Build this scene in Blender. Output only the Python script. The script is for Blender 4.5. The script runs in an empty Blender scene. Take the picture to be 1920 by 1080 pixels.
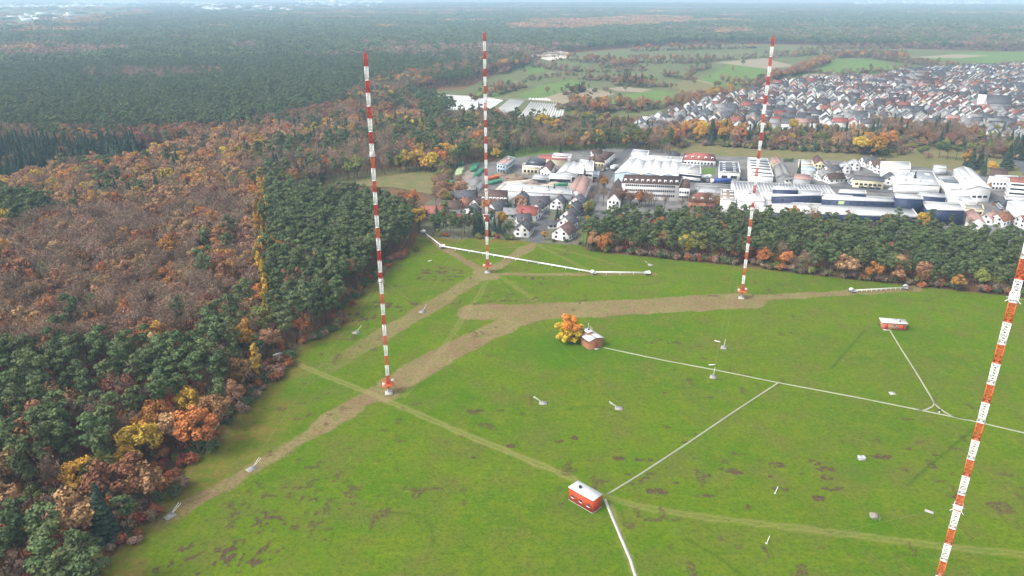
import bpy, bmesh, math, random
import numpy as np
from mathutils import Vector
sc = bpy.context.scene
# ---------------------------------------------------------------- camera
FPX, PITCH, CAMH = 1400.0, math.radians(21.6), 120.0
SP, CP = math.sin(PITCH), math.cos(PITCH)
cam = bpy.data.objects.new("camera", bpy.data.cameras.new("camera"))
sc.collection.objects.link(cam)
cam.location = (0, 0, CAMH)
cam.rotation_euler = (math.pi / 2 - PITCH, 0, 0)
cam.data.sensor_width = 36.0
cam.data.lens = 36.0 * FPX / 1920.0
cam.data.clip_start = 1.0
cam.data.clip_end = 60000.0
sc.camera = cam
# ---------------------------------------------------------------- sky, sun, exposure
SUN_EL, SUN_AZ = math.radians(46), math.radians(-118)     # azimuth measured from +Y towards +X
w = bpy.data.worlds.new("World"); sc.world = w; w.use_nodes = True
nt = w.node_tree
for n in list(nt.nodes): nt.nodes.remove(n)
sky = nt.nodes.new("ShaderNodeTexSky"); sky.sky_type = 'NISHITA'; sky.sun_disc = False
sky.sun_elevation = SUN_EL; sky.sun_rotation = SUN_AZ
sky.air_density = 1.0; sky.dust_density = 3.0; sky.ozone_density = 1.0
hs = nt.nodes.new("ShaderNodeHueSaturation"); hs.inputs["Saturation"].default_value = 0.18
bg = nt.nodes.new("ShaderNodeBackground"); bg.inputs[1].default_value = 0.15
wo = nt.nodes.new("ShaderNodeOutputWorld")
nt.links.new(sky.outputs[0], hs.inputs["Color"]); nt.links.new(hs.outputs[0], bg.inputs[0]); nt.links.new(bg.outputs[0], wo.inputs[0])
sl = bpy.data.lights.new("sun", 'SUN'); sl.energy = 1.35; sl.angle = math.radians(16); sl.color = (1, 0.965, 0.92)
so = bpy.data.objects.new("sun", sl); sc.collection.objects.link(so)
sd = Vector((math.sin(SUN_AZ) * math.cos(SUN_EL), math.cos(SUN_AZ) * math.cos(SUN_EL), math.sin(SUN_EL)))
so.rotation_euler = sd.to_track_quat('Z', 'Y').to_euler(); so.location = (0, 0, 400)
vs = sc.view_settings
vs.view_transform = 'Standard'; vs.look = 'None'; vs.gamma = 1.0; vs.use_curve_mapping = False
vs.exposure = 1.2
sc.cycles.max_bounces = 4; sc.cycles.diffuse_bounces = 2; sc.cycles.glossy_bounces = 2
sc.cycles.volume_bounces = 0; sc.cycles.transparent_max_bounces = 6
sc.cycles.use_denoising = True

# ---------------------------------------------------------------- helpers
rng = np.random.default_rng(7); random.seed(7)
COL = sc.collection

def P(px, py, z=0.0):
    """a point of the photograph (1920 wide) laid on the horizontal plane at height z"""
    u, v = (px - 960) / FPX, (py - 540) / FPX
    t = (CAMH - z) / (SP + CP * v)
    return (u * t, (CP - SP * v) * t)

def proj(x, y, z):
    d = y * CP + (CAMH - z) * SP
    return 960 + FPX * x / d, 540 + FPX * ((CAMH - z) * CP - y * SP) / d

def PP(pts, z=0.0): return [P(a, b, z) for a, b in pts]

def inside(x, y, poly):
    x = np.asarray(x); y = np.asarray(y); r = np.zeros(x.shape, bool)
    n = len(poly)
    for i in range(n):
        x1, y1 = poly[i]; x2, y2 = poly[(i + 1) % n]
        if y1 == y2: continue
        c = ((y1 > y) != (y2 > y)) & (x < (x2 - x1) * (y - y1) / (y2 - y1) + x1)
        r ^= c
    return r

def seg_dist(X, Y, pts):
    best = np.full(X.shape, 1e9)
    for (ax, ay), (bx, by) in zip(pts[:-1], pts[1:]):
        dx, dy = bx - ax, by - ay; L = dx * dx + dy * dy + 1e-9
        t = np.clip(((X - ax) * dx + (Y - ay) * dy) / L, 0, 1)
        best = np.minimum(best, np.hypot(X - ax - t * dx, Y - ay - t * dy))
    return best

def vnoise(X, Y, s, seed=0):
    """smooth value noise 0..1 with cell size s"""
    r = np.random.default_rng(seed + 1000); T = r.random((256, 256))
    fx = X / s; fy = Y / s; ix = np.floor(fx).astype(int); iy = np.floor(fy).astype(int)
    tx = fx - ix; ty = fy - iy; tx = tx * tx * (3 - 2 * tx); ty = ty * ty * (3 - 2 * ty)
    g = lambda a, b: T[a % 256, b % 256]
    return (g(ix, iy) * (1 - tx) + g(ix + 1, iy) * tx) * (1 - ty) + (g(ix, iy + 1) * (1 - tx) + g(ix + 1, iy + 1) * tx) * ty

def sstep(a, b, x):
    t = np.clip((x - a) / (b - a), 0, 1); return t * t * (3 - 2 * t)

def tag(o, label=None, cat=None, group=None, kind=None):
    if label: o["label"] = label
    if cat: o["category"] = cat
    if group: o["group"] = group
    if kind: o["kind"] = kind
    return o

def link(name, data, parent=None):
    o = bpy.data.objects.new(name, data); COL.objects.link(o)
    if parent is not None: o.parent = parent
    return o

def empty(name, loc, rz, label, cat, group=None):
    o = link(name, None); o.location = loc; o.rotation_euler = (0, 0, rz); o.empty_display_size = 0.5
    return tag(o, label, cat, group)

def np_mesh(name, V, F, mats=(), midx=None):
    """V (n,3), F list of equal-size or mixed faces"""
    m = bpy.data.meshes.new(name)
    V = np.asarray(V, np.float32); m.vertices.add(len(V)); m.vertices.foreach_set("co", V.ravel())
    if isinstance(F, np.ndarray):
        k = F.shape[1]; nf = len(F); loops = F.astype(np.int32).ravel()
        starts = np.arange(nf, dtype=np.int32) * k; tot = np.full(nf, k, np.int32)
    else:
        nf = len(F); loops = np.array([i for f in F for i in f], np.int32)
        tot = np.array([len(f) for f in F], np.int32); starts = np.concatenate([[0], np.cumsum(tot)[:-1]]).astype(np.int32)
    m.loops.add(len(loops)); m.loops.foreach_set("vertex_index", loops)
    m.polygons.add(nf); m.polygons.foreach_set("loop_start", starts); m.polygons.foreach_set("loop_total", tot)
    if midx is not None: m.polygons.foreach_set("material_index", np.asarray(midx, np.int32))
    for a in mats: m.materials.append(a)
    m.update(calc_edges=True); m.validate()
    return m

class MB:
    """collects boxes, prisms and bars; build() makes ONE mesh"""
    def __init__(s): s.V = []; s.F = []; s.M = []
    def add(s, V, F, mi=0):
        b = len(s.V); s.V += [tuple(v) for v in V]; s.F += [tuple(i + b for i in f) for f in F]; s.M += [mi] * len(F); return s
    def box(s, x0, x1, y0, y1, z0, z1, mi=0):
        return s.prism([(x0, y0), (x1, y0), (x1, y1), (x0, y1)], z0, z1, mi)
    def prism(s, q, z0, z1, mi=0, top=True):
        a = sum(q[i][0] * q[(i + 1) % len(q)][1] - q[(i + 1) % len(q)][0] * q[i][1] for i in range(len(q)))
        if a < 0: q = q[::-1]
        n = len(q); V = [(x, y, z0) for x, y in q] + [(x, y, z1) for x, y in q]
        F = [(i, (i + 1) % n, n + (i + 1) % n, n + i) for i in range(n)] + [tuple(range(n))[::-1]]
        if top: F.append(tuple(range(n, 2 * n)))
        return s.add(V, F, mi)
    def bar(s, p, q, r, n=4, r2=None, mi=0, cap=True):
        p = Vector(p); q = Vector(q); d = (q - p)
        if d.length < 1e-6: return s
        d.normalize(); a = d.orthogonal().normalized(); b = d.cross(a); r2 = r if r2 is None else r2
        V = []; 
        for c, rr in ((p, r), (q, r2)):
            for k in range(n):
                t = 2 * math.pi * (k + .5) / n; V.append(c + a * math.cos(t) * rr + b * math.sin(t) * rr)
        F = [(i, (i + 1) % n, n + (i + 1) % n, n + i) for i in range(n)]
        if cap: F += [tuple(range(n))[::-1], tuple(range(n, 2 * n))]
        return s.add(V, F, mi)
    def ball(s, c, r, mi=0, nu=8, nv=5, sz=1.0):
        V = [(c[0], c[1], c[2] + r * sz)]; F = []
        for j in range(1, nv):
            t = math.pi * j / nv
            for i in range(nu):
                p = 2 * math.pi * i / nu; V.append((c[0] + r * math.sin(t) * math.cos(p), c[1] + r * math.sin(t) * math.sin(p), c[2] + r * sz * math.cos(t)))
        V.append((c[0], c[1], c[2] - r * sz)); L = len(V) - 1
        for i in range(nu):
            F.append((0, 1 + i, 1 + (i + 1) % nu)); F.append((L, L - nu + (i + 1) % nu, L - nu + i))
        for j in range(nv - 2):
            for i in range(nu):
                a = 1 + j * nu; F.append((a + i, a + nu + i, a + nu + (i + 1) % nu, a + (i + 1) % nu))
        return s.add(V, F, mi)
    def mesh(s, name, *mats): return np_mesh(name, s.V, s.F, mats, s.M)
    def build(s, name, mat, parent=None):
        mats = mat if isinstance(mat, (list, tuple)) else [mat]
        return link(name, s.mesh(name, *mats), parent)

# ---------------------------------------------------------------- materials
def mat(name, col, rough=0.8, var=0.0, scale=1.0, spec=0.3, metal=0.0, col2=None, detail=4, objrand=0.0, bump=0.0, coords='Object'):
    m = bpy.data.materials.new(name); m.use_nodes = True; t = m.node_tree; L = t.links.new
    b = t.nodes["Principled BSDF"]; b.inputs["Roughness"].default_value = rough; b.inputs["Metallic"].default_value = metal
    b.inputs["Specular IOR Level"].default_value = spec
    c1 = tuple(col) + (1,); c2 = tuple(col2) + (1,) if col2 else tuple(max(0, x * (1 - var)) for x in col) + (1,)
    if var or col2:
        tc = t.nodes.new("ShaderNodeTexCoord"); nz = t.nodes.new("ShaderNodeTexNoise")
        nz.inputs["Scale"].default_value = scale; nz.inputs["Detail"].default_value = detail
        L(tc.outputs[coords], nz.inputs["Vector"])
        mr = t.nodes.new("ShaderNodeMapRange"); mr.inputs[1].default_value = .32; mr.inputs[2].default_value = .68; L(nz.outputs[0], mr.inputs[0])
        mx = t.nodes.new("ShaderNodeMix"); mx.data_type = 'RGBA'
        mx.inputs[6].default_value = c2; mx.inputs[7].default_value = c1; L(mr.outputs[0], mx.inputs[0])
        out = mx.outputs[2]
        if objrand:
            oi = t.nodes.new("ShaderNodeObjectInfo"); h = t.nodes.new("ShaderNodeHueSaturation")
            m1 = t.nodes.new("ShaderNodeMapRange"); m1.inputs[3].default_value = 1 - objrand; m1.inputs[4].default_value = 1 + objrand
            L(oi.outputs["Random"], m1.inputs[0]); L(m1.outputs[0], h.inputs["Value"])
            w1 = t.nodes.new("ShaderNodeMath"); w1.operation = 'MULTIPLY'; w1.inputs[1].default_value = 37.7; L(oi.outputs["Random"], w1.inputs[0])
            w2 = t.nodes.new("ShaderNodeMath"); w2.operation = 'FRACT'; L(w1.outputs[0], w2.inputs[0])
            m2 = t.nodes.new("ShaderNodeMapRange"); m2.inputs[3].default_value = .5 - objrand * .07; m2.inputs[4].default_value = .5 + objrand * .07
            L(w2.outputs[0], m2.inputs[0]); L(m2.outputs[0], h.inputs["Hue"])
            L(out, h.inputs["Color"]); out = h.outputs[0]
        L(out, b.inputs["Base Color"])
        if bump:
            bp = t.nodes.new("ShaderNodeBump"); bp.inputs["Strength"].default_value = bump; L(nz.outputs[0], bp.inputs["Height"]); L(bp.outputs[0], b.inputs["Normal"])
    else: b.inputs["Base Color"].default_value = c1
    return m

M = {}
# foliage
M['pine'] = mat('pine_needles', (.112, .146, .050), .75, .0, .55, .15, col2=(.048, .070, .030), objrand=.30)
M['spruce'] = mat('spruce_needles', (.044, .074, .042), .75, .0, .5, .15, col2=(.020, .038, .024), objrand=.25)
M['orange'] = mat('orange_leaves', (.44, .195, .048), .8, .0, .4, .1, col2=(.25, .105, .032), objrand=.28)
M['yellow'] = mat('yellow_leaves', (.52, .335, .045), .8, .0, .4, .1, col2=(.33, .19, .03), objrand=.28)
M['rust'] = mat('rust_leaves', (.27, .130, .060), .8, .0, .4, .1, col2=(.150, .072, .038), objrand=.30)
M['tan'] = mat('tan_leaves', (.40, .235, .115), .8, .0, .4, .1, col2=(.24, .13, .065), objrand=.25)
M['rustbush'] = mat('rust_undergrowth_leaves', (.34, .120, .048), .8, .0, .4, .1, col2=(.20, .068, .032), objrand=.30)
M['goldleaf'] = mat('bright_gold_leaves', (.66, .44, .040), .8, .0, .6, .1, col2=(.40, .28, .03))
M['orangeleaf'] = mat('bright_orange_leaves', (.70, .27, .045), .8, .0, .6, .1, col2=(.50, .18, .03))
M['olive'] = mat('olive_leaves', (.22, .215, .05), .8, .0, .5, .1, col2=(.10, .115, .034), objrand=.30)
M['twig'] = mat('bare_twigs', (.258, .172, .116), .9, .0, .5, .1, col2=(.148, .098, .068), objrand=.28)
M['bark'] = mat('tree_bark', (.12, .085, .06), .9, .4, 2.0, .1)
# setting and built things
M['white'] = mat('white_render', (.77, .76, .74), .8, .10, .4)
M['whiteroof'] = mat('white_roof_membrane', (.63, .63, .62), .6, .14, .12)
M['lightgrey'] = mat('light_grey_sheet', (.45, .46, .47), .6, .15, .2)
M['bluewhite'] = mat('pale_blue_sheet', (.42, .52, .60), .6, .1, .3)
M['cream'] = mat('cream_render', (.68, .59, .40), .8, .12, .4)
M['greywall'] = mat('grey_render', (.40, .40, .40), .8, .15, .4)
M['navy'] = mat('navy_cladding', (.018, .030, .075), .55, .2, .15)
M['concrete'] = mat('weathered_concrete', (.46, .45, .42), .85, .3, 1.2)
M['glass'] = mat('dark_window_glass', (.03, .035, .045), .2, .2, .5, .5)
M['r_dark'] = mat('anthracite_roof_tiles', (.085, .085, .095), .75, .3, .6, objrand=.35)
M['r_brown'] = mat('brown_roof_tiles', (.105, .062, .052), .8, .3, .6, objrand=.3)
M['r_red'] = mat('red_roof_tiles', (.27, .095, .068), .8, .3, .6, objrand=.3)
M['r_pink'] = mat('faded_pink_roof', (.36, .22, .19), .8, .2, .3)
M['r_grey'] = mat('grey_fibre_cement_roof', (.25, .245, .24), .8, .25, .4)
M['r_solar'] = mat('solar_panel_roof', (.055, .062, .085), .35, .3, .8, .5)
M['redpaint'] = mat('red_mast_paint', (.50, .050, .035), .55, .25, 1.5)
M['redorange'] = mat('orange_red_mast_paint', (.60, .13, .045), .55, .25, 1.5)
M['whitepaint'] = mat('white_mast_paint', (.82, .82, .80), .5, .1, 1.5)
M['hutred'] = mat('red_hut_paint', (.50, .068, .020), .7, .18, .8)
M['brick'] = mat('orange_brick', (.42, .185, .105), .85, .3, 2.2)
M['ductm'] = mat('mossy_concrete', (.29, .30, .20), .9, .2, .12)
M['slabgrey'] = mat('dirty_slab_concrete', (.34, .33, .30), .9, .35, 1.5)
M['asphalt'] = mat('asphalt', (.105, .105, .11), .9, .3, .25, coords='Object')
M['paving'] = mat('yard_paving', (.30, .285, .27), .9, .0, .06, col2=(.15, .148, .145), detail=8)
M['sand'] = mat('sandy_yard', (.47, .395, .32), .9, .0, .08, col2=(.30, .245, .20), detail=8)
M['gravelred'] = mat('reddish_gravel', (.27, .21, .18), .9, .2, .1)
M['steel'] = mat('grey_steel', (.33, .34, .35), .4, .2, 1, .5, .6)
M['black'] = mat('black_rubber', (.02, .02, .02), .8, .1, 2)
M['green'] = mat('green_container_paint', (.07, .27, .16), .6, .25, .6)
M['lime'] = mat('pale_green_container_paint', (.45, .55, .28), .6, .25, .6)
M['orangep'] = mat('orange_container_paint', (.60, .15, .06), .6, .2, .6)
M['bluep'] = mat('blue_tarpaulin', (.02, .06, .27), .5, .15, .6)
M['foil'] = mat('pale_plastic_film', (.58, .57, .54), .5, .0, .05, col2=(.40, .39, .37), detail=6)
M['foilwhite'] = mat('white_plastic_film', (.80, .80, .78), .5, .12, .1)
M['soil'] = mat('bare_soil', (.22, .16, .11), .95, .25, .1)
M['wood'] = mat('weathered_wood', (.33, .27, .20), .9, .3, 1.0)
HAZE = 1.6e-4
# ================================================================ THE SETTING
def land_mat(name, cols, s1, s2, rough=.95):
    """three earth colours mixed by two scales of noise (metres)"""
    m = bpy.data.materials.new(name); m.use_nodes = True; t = m.node_tree; L = t.links.new
    b = t.nodes["Principled BSDF"]; b.inputs["Roughness"].default_value = rough; b.inputs["Specular IOR Level"].default_value = .1
    tc = t.nodes.new("ShaderNodeTexCoord"); out = None
    for k, (s, d) in enumerate(((s1, 6), (s2, 8))):
        nz = t.nodes.new("ShaderNodeTexNoise"); nz.inputs["Scale"].default_value = 1.0 / s; nz.inputs["Detail"].default_value = d; nz.inputs["Roughness"].default_value = .62
        L(tc.outputs["Object"], nz.inputs["Vector"])
        mr = t.nodes.new("ShaderNodeMapRange"); mr.inputs[1].default_value = .36; mr.inputs[2].default_value = .64; L(nz.outputs[0], mr.inputs[0])
        mx = t.nodes.new("ShaderNodeMix"); mx.data_type = 'RGBA'; L(mr.outputs[0], mx.inputs[0])
        mx.inputs[7].default_value = tuple(cols[k + 1]) + (1,)
        if out is None: mx.inputs[6].default_value = tuple(cols[0]) + (1,)
        else: L(out, mx.inputs[6])
        out = mx.outputs[2]
    L(out, b.inputs["Base Color"]); return m

def sheet(name, px, m, z, kind="structure", label=None):
    q = PP(px, 0)
    o = link(name, np_mesh(name, [(x, y, z) for x, y in q], [tuple(range(len(q)))], [m]))
    bm = bmesh.new(); bm.from_mesh(o.data); bmesh.ops.triangulate(bm, faces=bm.faces[:])
    for f in bm.faces:
        if f.normal.z < 0: f.normal_flip()
    bm.to_mesh(o.data); bm.free()
    o["kind"] = kind
    return o

G = 16000.0
gm = land_mat('forest_floor', ((.115, .075, .045), (.075, .072, .040), (.165, .072, .034)), 60, 9)
g = link("ground", np_mesh("ground", [(-G, -G, -.6), (G, -G, -.6), (G, G, -.6), (-G, G, -.6)], [(0, 1, 2, 3)], [gm])); g["kind"] = "structure"

L_past = land_mat('pasture_grass', ((.100, .118, .040), (.145, .140, .062), (.082, .100, .038)), 90, 14)
L_bright = land_mat('bright_field_grass', ((.095, .165, .032), (.125, .165, .045), (.082, .140, .032)), 110, 20)
L_brown = land_mat('stubble_field', ((.235, .195, .125), (.19, .175, .105), (.26, .205, .15)), 60, 12)
L_dry = land_mat('dry_meadow', ((.125, .125, .045), (.100, .118, .038), (.175, .138, .066)), 45, 9)
L_town = land_mat('gardens_and_yards', ((.085, .100, .040), (.17, .165, .155), (.07, .085, .038)), 30, 9)
L_garden = land_mat('garden_ground', ((.085, .105, .04), (.11, .085, .05), (.14, .14, .11)), 14, 4)
L_pav = land_mat('industrial_paving', ((.135, .132, .128), (.088, .086, .085), (.185, .178, .168)), 45, 11)
L_sand = land_mat('sandy_ground', ((.46, .385, .31), (.33, .28, .23), (.52, .46, .39)), 16, 5)
L_far = land_mat('quarry_sand', ((.55, .46, .36), (.38, .31, .25), (.60, .54, .46)), 40, 12)

sheet("pasture", [(868,168),(905,150),(960,128),(985,118),(1040,104),(1100,98),(1170,92),(1300,84),(1450,84),(1560,86),(1700,92),(1920,97),(2400,104),(2400,140),(1920,126),(1700,133),(1640,148),(1480,156),(1400,178),(1330,192),(1290,210),(1190,218),(1060,222),(930,222),(820,206),(765,180),(800,170)], L_past, -.4)
FIELDS = [
 ([(972,180),(1008,161),(1070,149),(1095,155),(1050,175),(1000,188)], L_bright),
 ([(1005,187),(1060,171),(1112,165),(1155,176),(1062,196)], L_brown),
 ([(1120,196),(1165,178),(1225,169),(1325,180),(1300,196),(1200,204)], L_bright),
 ([(1138,165),(1172,162),(1222,168),(1200,173),(1160,171)], L_brown),
 ([(1238,161),(1300,149),(1365,166),(1300,174)], L_dry),
 ([(1310,151),(1372,119),(1438,126),(1422,157),(1352,163)], L_bright),
 ([(1342,117),(1432,109),(1490,123),(1438,129)], L_brown),
 ([(884,179),(900,163),(955,165),(932,182)], L_bright),
 ([(985,126),(1035,121),(1022,134),(992,139)], L_bright),
 ([(1508,135),(1562,111),(1642,112),(1690,129),(1640,138),(1560,134)], L_bright),
 ([(1506,140),(1560,135),(1642,139),(1600,144),(1500,146)], L_brown),
 ([(1690,112),(1800,99),(1930,97),(2300,104),(2300,127),(1860,123),(1800,113)], L_bright),
 ([(1700,108),(1790,102),(1860,104),(1800,109)], L_brown),
]
for i, (q, m_) in enumerate(FIELDS): sheet("field", q, m_, -.30 + .02 * i)
for i, q in enumerate(([(-120,5),(272,3),(300,12),(200,32),(60,52),(-120,54)], [(330,5),(745,2),(745,14),(560,23),(360,26)], [(1580,4),(1940,4),(1940,12),(1600,11)])): sheet("open_land", q, L_past, -.35)
sheet("quarry", [(978,99),(1020,92),(1065,97),(1068,108),(1030,113),(1000,107)], L_far, -.2)
sheet("field", [(900,287),(940,275),(1192,267),(1196,281),(1100,288),(990,294),(955,298)], L_bright, -.25)
sheet("field", [(585,332),(660,322),(760,313),(838,307),(828,335),(808,364),(740,351),(640,346),(588,346)], L_dry, -.25)
sheet("common_land", [(1188,300),(1208,264),(1285,236),(1500,232),(2400,262),(2400,350),(1850,332),(1640,307),(1300,298)], L_dry, -.3)
sheet("town_ground", [(1165,252),(1195,226),(1290,198),(1330,184),(1400,170),(1480,148),(1640,143),(1700,128),(1920,120),(2400,130),(2400,285),(1880,268),(1650,246),(1450,250),(1290,246)], L_town, -.2)
sheet("industrial_ground", [(832,345),(842,308),(920,303),(1000,291),(1120,276),(1222,278),(1300,290),(1640,303),(1850,326),(2400,352),(2400,470),(1920,470),(1700,455),(1390,432),(1115,424),(1100,420),(1120,366),(850,362)], L_pav, -.2)
sheet("garden_ground", [(786,440),(796,382),(845,350),(1118,365),(1094,460),(1003,455),(850,450)], L_garden, -.12)
sheet("sandy_yard", [(925,358),(945,340),(1000,335),(1074,336),(1071,353),(948,345),(938,362)], L_sand, -.1)
sheet("gravel_yard", [(848,342),(856,314),(880,307),(890,315),(888,335),(870,347)], M['gravelred'], -.1)
sheet("lawn", [(1315,325),(1342,327),(1340,315),(1318,314)], L_bright, -.1)
sheet("lawn", [(1459,343),(1478,344),(1474,336),(1457,336)], L_bright, -.1)

sheet("lawn", [(1086,457),(1097,459),(1109,400),(1103,397)], L_bright, -.08)

def ribbon(pts, w):
    q = []; n = len(pts); lefts = []; rights = []
    for i, (x, y) in enumerate(pts):
        a = pts[max(0, i - 1)]; b = pts[min(n - 1, i + 1)]
        dx, dy = b[0] - a[0], b[1] - a[1]; l = math.hypot(dx, dy) + 1e-9
        lefts.append((x - dy / l * w / 2, y + dx / l * w / 2)); rights.append((x + dy / l * w / 2, y - dx / l * w / 2))
    return lefts, rights

def road(name, px, w, m, z, kind="structure"):
    l, r = ribbon(PP(px), w); V = [(x, y, z) for x, y in l] + [(x, y, z) for x, y in r]; n = len(l)
    F = [(i, n + i, n + i + 1, i + 1) for i in range(n - 1)]
    o = link(name, np_mesh(name, V, F, [m])); o["kind"] = kind; return o

road("road", [(1003,455),(1012,428),(1024,385)], 6.5, M['asphalt'], .0)
road("road", [(1098,400),(1113,368),(1128,342),(1150,310),(1168,290),(1195,270),(1240,250),(1290,232)], 8, M['asphalt'], .01)
road("road", [(1500,344),(1580,352),(1700,361),(1840,369),(2000,380),(2200,395)], 9, M['asphalt'], .02)
road("road", [(1838,352),(1870,378),(1915,412),(1990,470)], 9, M['asphalt'], .03)
road("road", [(1560,318),(1580,335),(1600,352)], 8, M['asphalt'], .04)
road("road", [(1885,215),(1892,250),(1900,290),(1935,330),(2010,376)], 9, M['asphalt'], .05)
road("path", [(905,182),(985,186),(1060,193),(1130,198)], 6, L_brown, -.15)
road("path", [(1245,134),(1290,146),(1340,158)], 7, L_brown, -.15)

# ---------------------------------------------------------------- the meadow and its worn paths: one grid, split by use
MEADOW = [(120,1300),(150,1180),(205,1050),(252,990),(292,945),(335,893),(400,818),(460,752),(525,690),(560,650),(632,608),(655,565),(690,524),(720,494),(772,466),(784,440),(850,449),(900,446),(985,452),(1008,456),(1090,460),(1100,470),(1250,486),(1400,500),(1500,514),(1700,535),(1920,558),(2250,592),(2400,1300)]
mw_poly = PP(MEADOW)
st = 0.6
gx = np.arange(-190, 430, st); gy = np.arange(68, 445, st)
X, Y = np.meshgrid(gx, gy)
n1 = vnoise(X, Y, 7, 1); n2 = vnoise(X, Y, 2.2, 2); n3 = vnoise(X, Y, 1.1, 3); n4 = vnoise(X, Y, 22, 4)
wob = (n1 - .5) * 2.6 + (n2 - .5) * 1.4 + (n3 - .5) * .6
tan = np.zeros(X.shape)
STRIPS = [([(300,978),(340,956),(475,879),(600,802)], 6.4, .86, 1), ([(600,802),(680,752),(740,718)], 8.6, .9, 0), ([(740,718),(850,655),(985,592)], 12.0, .95, 0),
          ([(895,585),(1000,585),(1180,576),(1395,563)], 16.5, 1.0, 0), ([(1390,560),(1590,549),(1715,541)], 6.5, .9, 0),
          ([(572,712),(680,650),(790,585),(910,513)], 9.6, .80, 2), ([(905,514),(950,490),(1000,457)], 7.0, 1.0, 0),
          ([(785,430),(830,463),(905,510)], 5.6, .95, 0), ([(900,514),(1225,514)], 4.6, .85, 0), ([(720,740),(735,725)], 11.0, .9, 0), ([(905,510),(920,520)], 10.0, 1.0, 0)]
tan_strip = np.zeros(X.shape)
for q, wd, k, fade in STRIPS:
    d = seg_dist(X, Y, PP(q)); f = 1 - sstep(-1.5, 1.6, d - wd / 2 + wob * .7); e0 = P(*q[0])
    if fade: k = k * ((.80 if fade == 1 else .62) + (.20 if fade == 1 else .38) * sstep(2, 10 if fade == 1 else 46, np.hypot(X - e0[0], Y - e0[1]) + (n1 - .5) * 6))
    tan = np.maximum(tan, f * k); tan_strip = np.maximum(tan_strip, f)
track = np.zeros(X.shape); lane = np.full(X.shape, 1e9)
for q, wd, k in [([(545,678),(620,708),(705,742),(850,805),(960,850),(1075,897)], 1.5, .88), ([(1128,930),(1200,950),(1300,967),(1450,985),(1600,1003),(1750,1022),(1920,1040),(2200,1068)], 1.5, .62),
                 ([(912,525),(898,556),(870,590),(850,625),(820,665),(785,705),(760,742)], 1.5, .45), ([(940,520),(1012,568)], 1.3, .45), ([(1008,460),(1060,485),(1108,510)], 1.0, .5),
                 ([(1012,458),(1100,480),(1170,500)], 1.0, .4), ([(985,462),(850,470)], .8, .4), ([(1145,945),(1162,1000),(1195,1090)], .4, .7)]:
    d = seg_dist(X, Y, PP(q)) + (n2 - .5) * .7
    rut = np.exp(-((d - wd / 2) / .42) ** 2); track = np.maximum(track, k * np.maximum(rut, .28 * np.exp(-(d / 1.2) ** 4)))
    if k > .6 and wd > 1: lane = np.minimum(lane, d - wd / 2 - .9)
dirt = np.zeros(X.shape)
hi = sstep(.52, .66, .45 * n2 + .55 * n3)
def blob(px, py, rx, ry, k, thr=True):
    global dirt
    cx, cy = P(px, py); e = ((X - cx) / rx) ** 2 + ((Y - cy) / ry) ** 2
    f = k * (1 - sstep(.25, 1.15, e + (n1 - .5) * .9)); dirt = np.maximum(dirt, f * (hi if thr else (.35 + .65 * sstep(.3, .6, n3))))
for a in [(830,513,14,12,1),(740,575,13,9,.95),(690,592,11,7,.8),(735,535,5,4,.7),(945,560,11,6,.9),(985,561,9,5,.9),(860,548,6,4,.6),(1010,521,9,3,.8),(905,620,9,8,.5),
          (560,930,26,17,.55),(440,1040,15,8,.8),(530,962,13,9,.7),(350,1062,12,5,.7),(620,900,12,12,.4),(470,985,12,7,.6),(1240,640,9,4,.7),(1470,628,9,5,.6),(1600,640,8,4,.4),(930,660,12,8,.45),
          (1130,560,6,3,.5),(1460,540,6,3,.4),(1700,690,8,5,.4),(1200,470,9,4,.4),(1050,470,8,4,.3),(1600,830,10,4,.4),(1690,1030,10,4,.5),(640,545,7,4,.6),(1330,990,14,5,.25),(700,560,18,20,.45)]: blob(*a)
for a in [(958,837,1.6,1.3,1),(990,836,1.2,.9,.8),(1047,827,2.2,1.6,1),(1077,822,1.6,1.9,1),(888,771,3.6,1.4,.9),(940,770,2,1.1,.7),(1160,859,2,1.2,.9),(1199,862,1.7,1.3,.9),(1221,862,1,1,.9),
          (1232,922,4.6,1.6,.9),(1073,881,1.5,1.5,1),(1211,898,1.7,1.3,.9),(1186,907,1.2,.8,.9),(1460,873,3.8,2,.8),(1517,865,2.2,1.3,1),(1548,880,3.4,1.6,1),(1530,869,2,1.2,1),(1375,884,3.2,1.6,.9),(1354,880,1.2,1.2,1),
          (1466,916,3.4,1.5,.9),(1500,889,1.6,1.2,.9),(1551,896,2.4,1.5,.8),(1562,917,3.8,1.3,.8),(1535,935,2.6,1.4,1),(1650,857,4,1.2,1),(1700,882,3,1.8,.6),(1322,931,3.4,1.3,.9),(1398,950,2,1.4,.7),(1445,894,1.6,1.2,.8),(1260,905,2,1,.9),
          (1295,815,2.4,1.1,.8),(1250,800,2,1,.7),(1284,830,2,1,.7),(888,858,1.2,.9,.9),(1690,940,2,1,.5),(1880,890,3,1.5,.5),(620,1012,3,1.5,.7),(650,965,2.4,2,.6),(1180,985,2,1.4,.6),(1330,745,3,1.4,.6),(1245,735,2.6,1.3,.6)]: blob(*a, thr=False)
mole = sstep(.74, .88, vnoise(X, Y, 3.1, 9)) * sstep(.5, .7, n4); dirt = np.maximum(dirt, .55 * mole)
edge = seg_dist(X, Y, mw_poly[:19])
rust = (1 - sstep(1, 10, edge + (n1 - .5) * 10)) * .7
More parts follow.
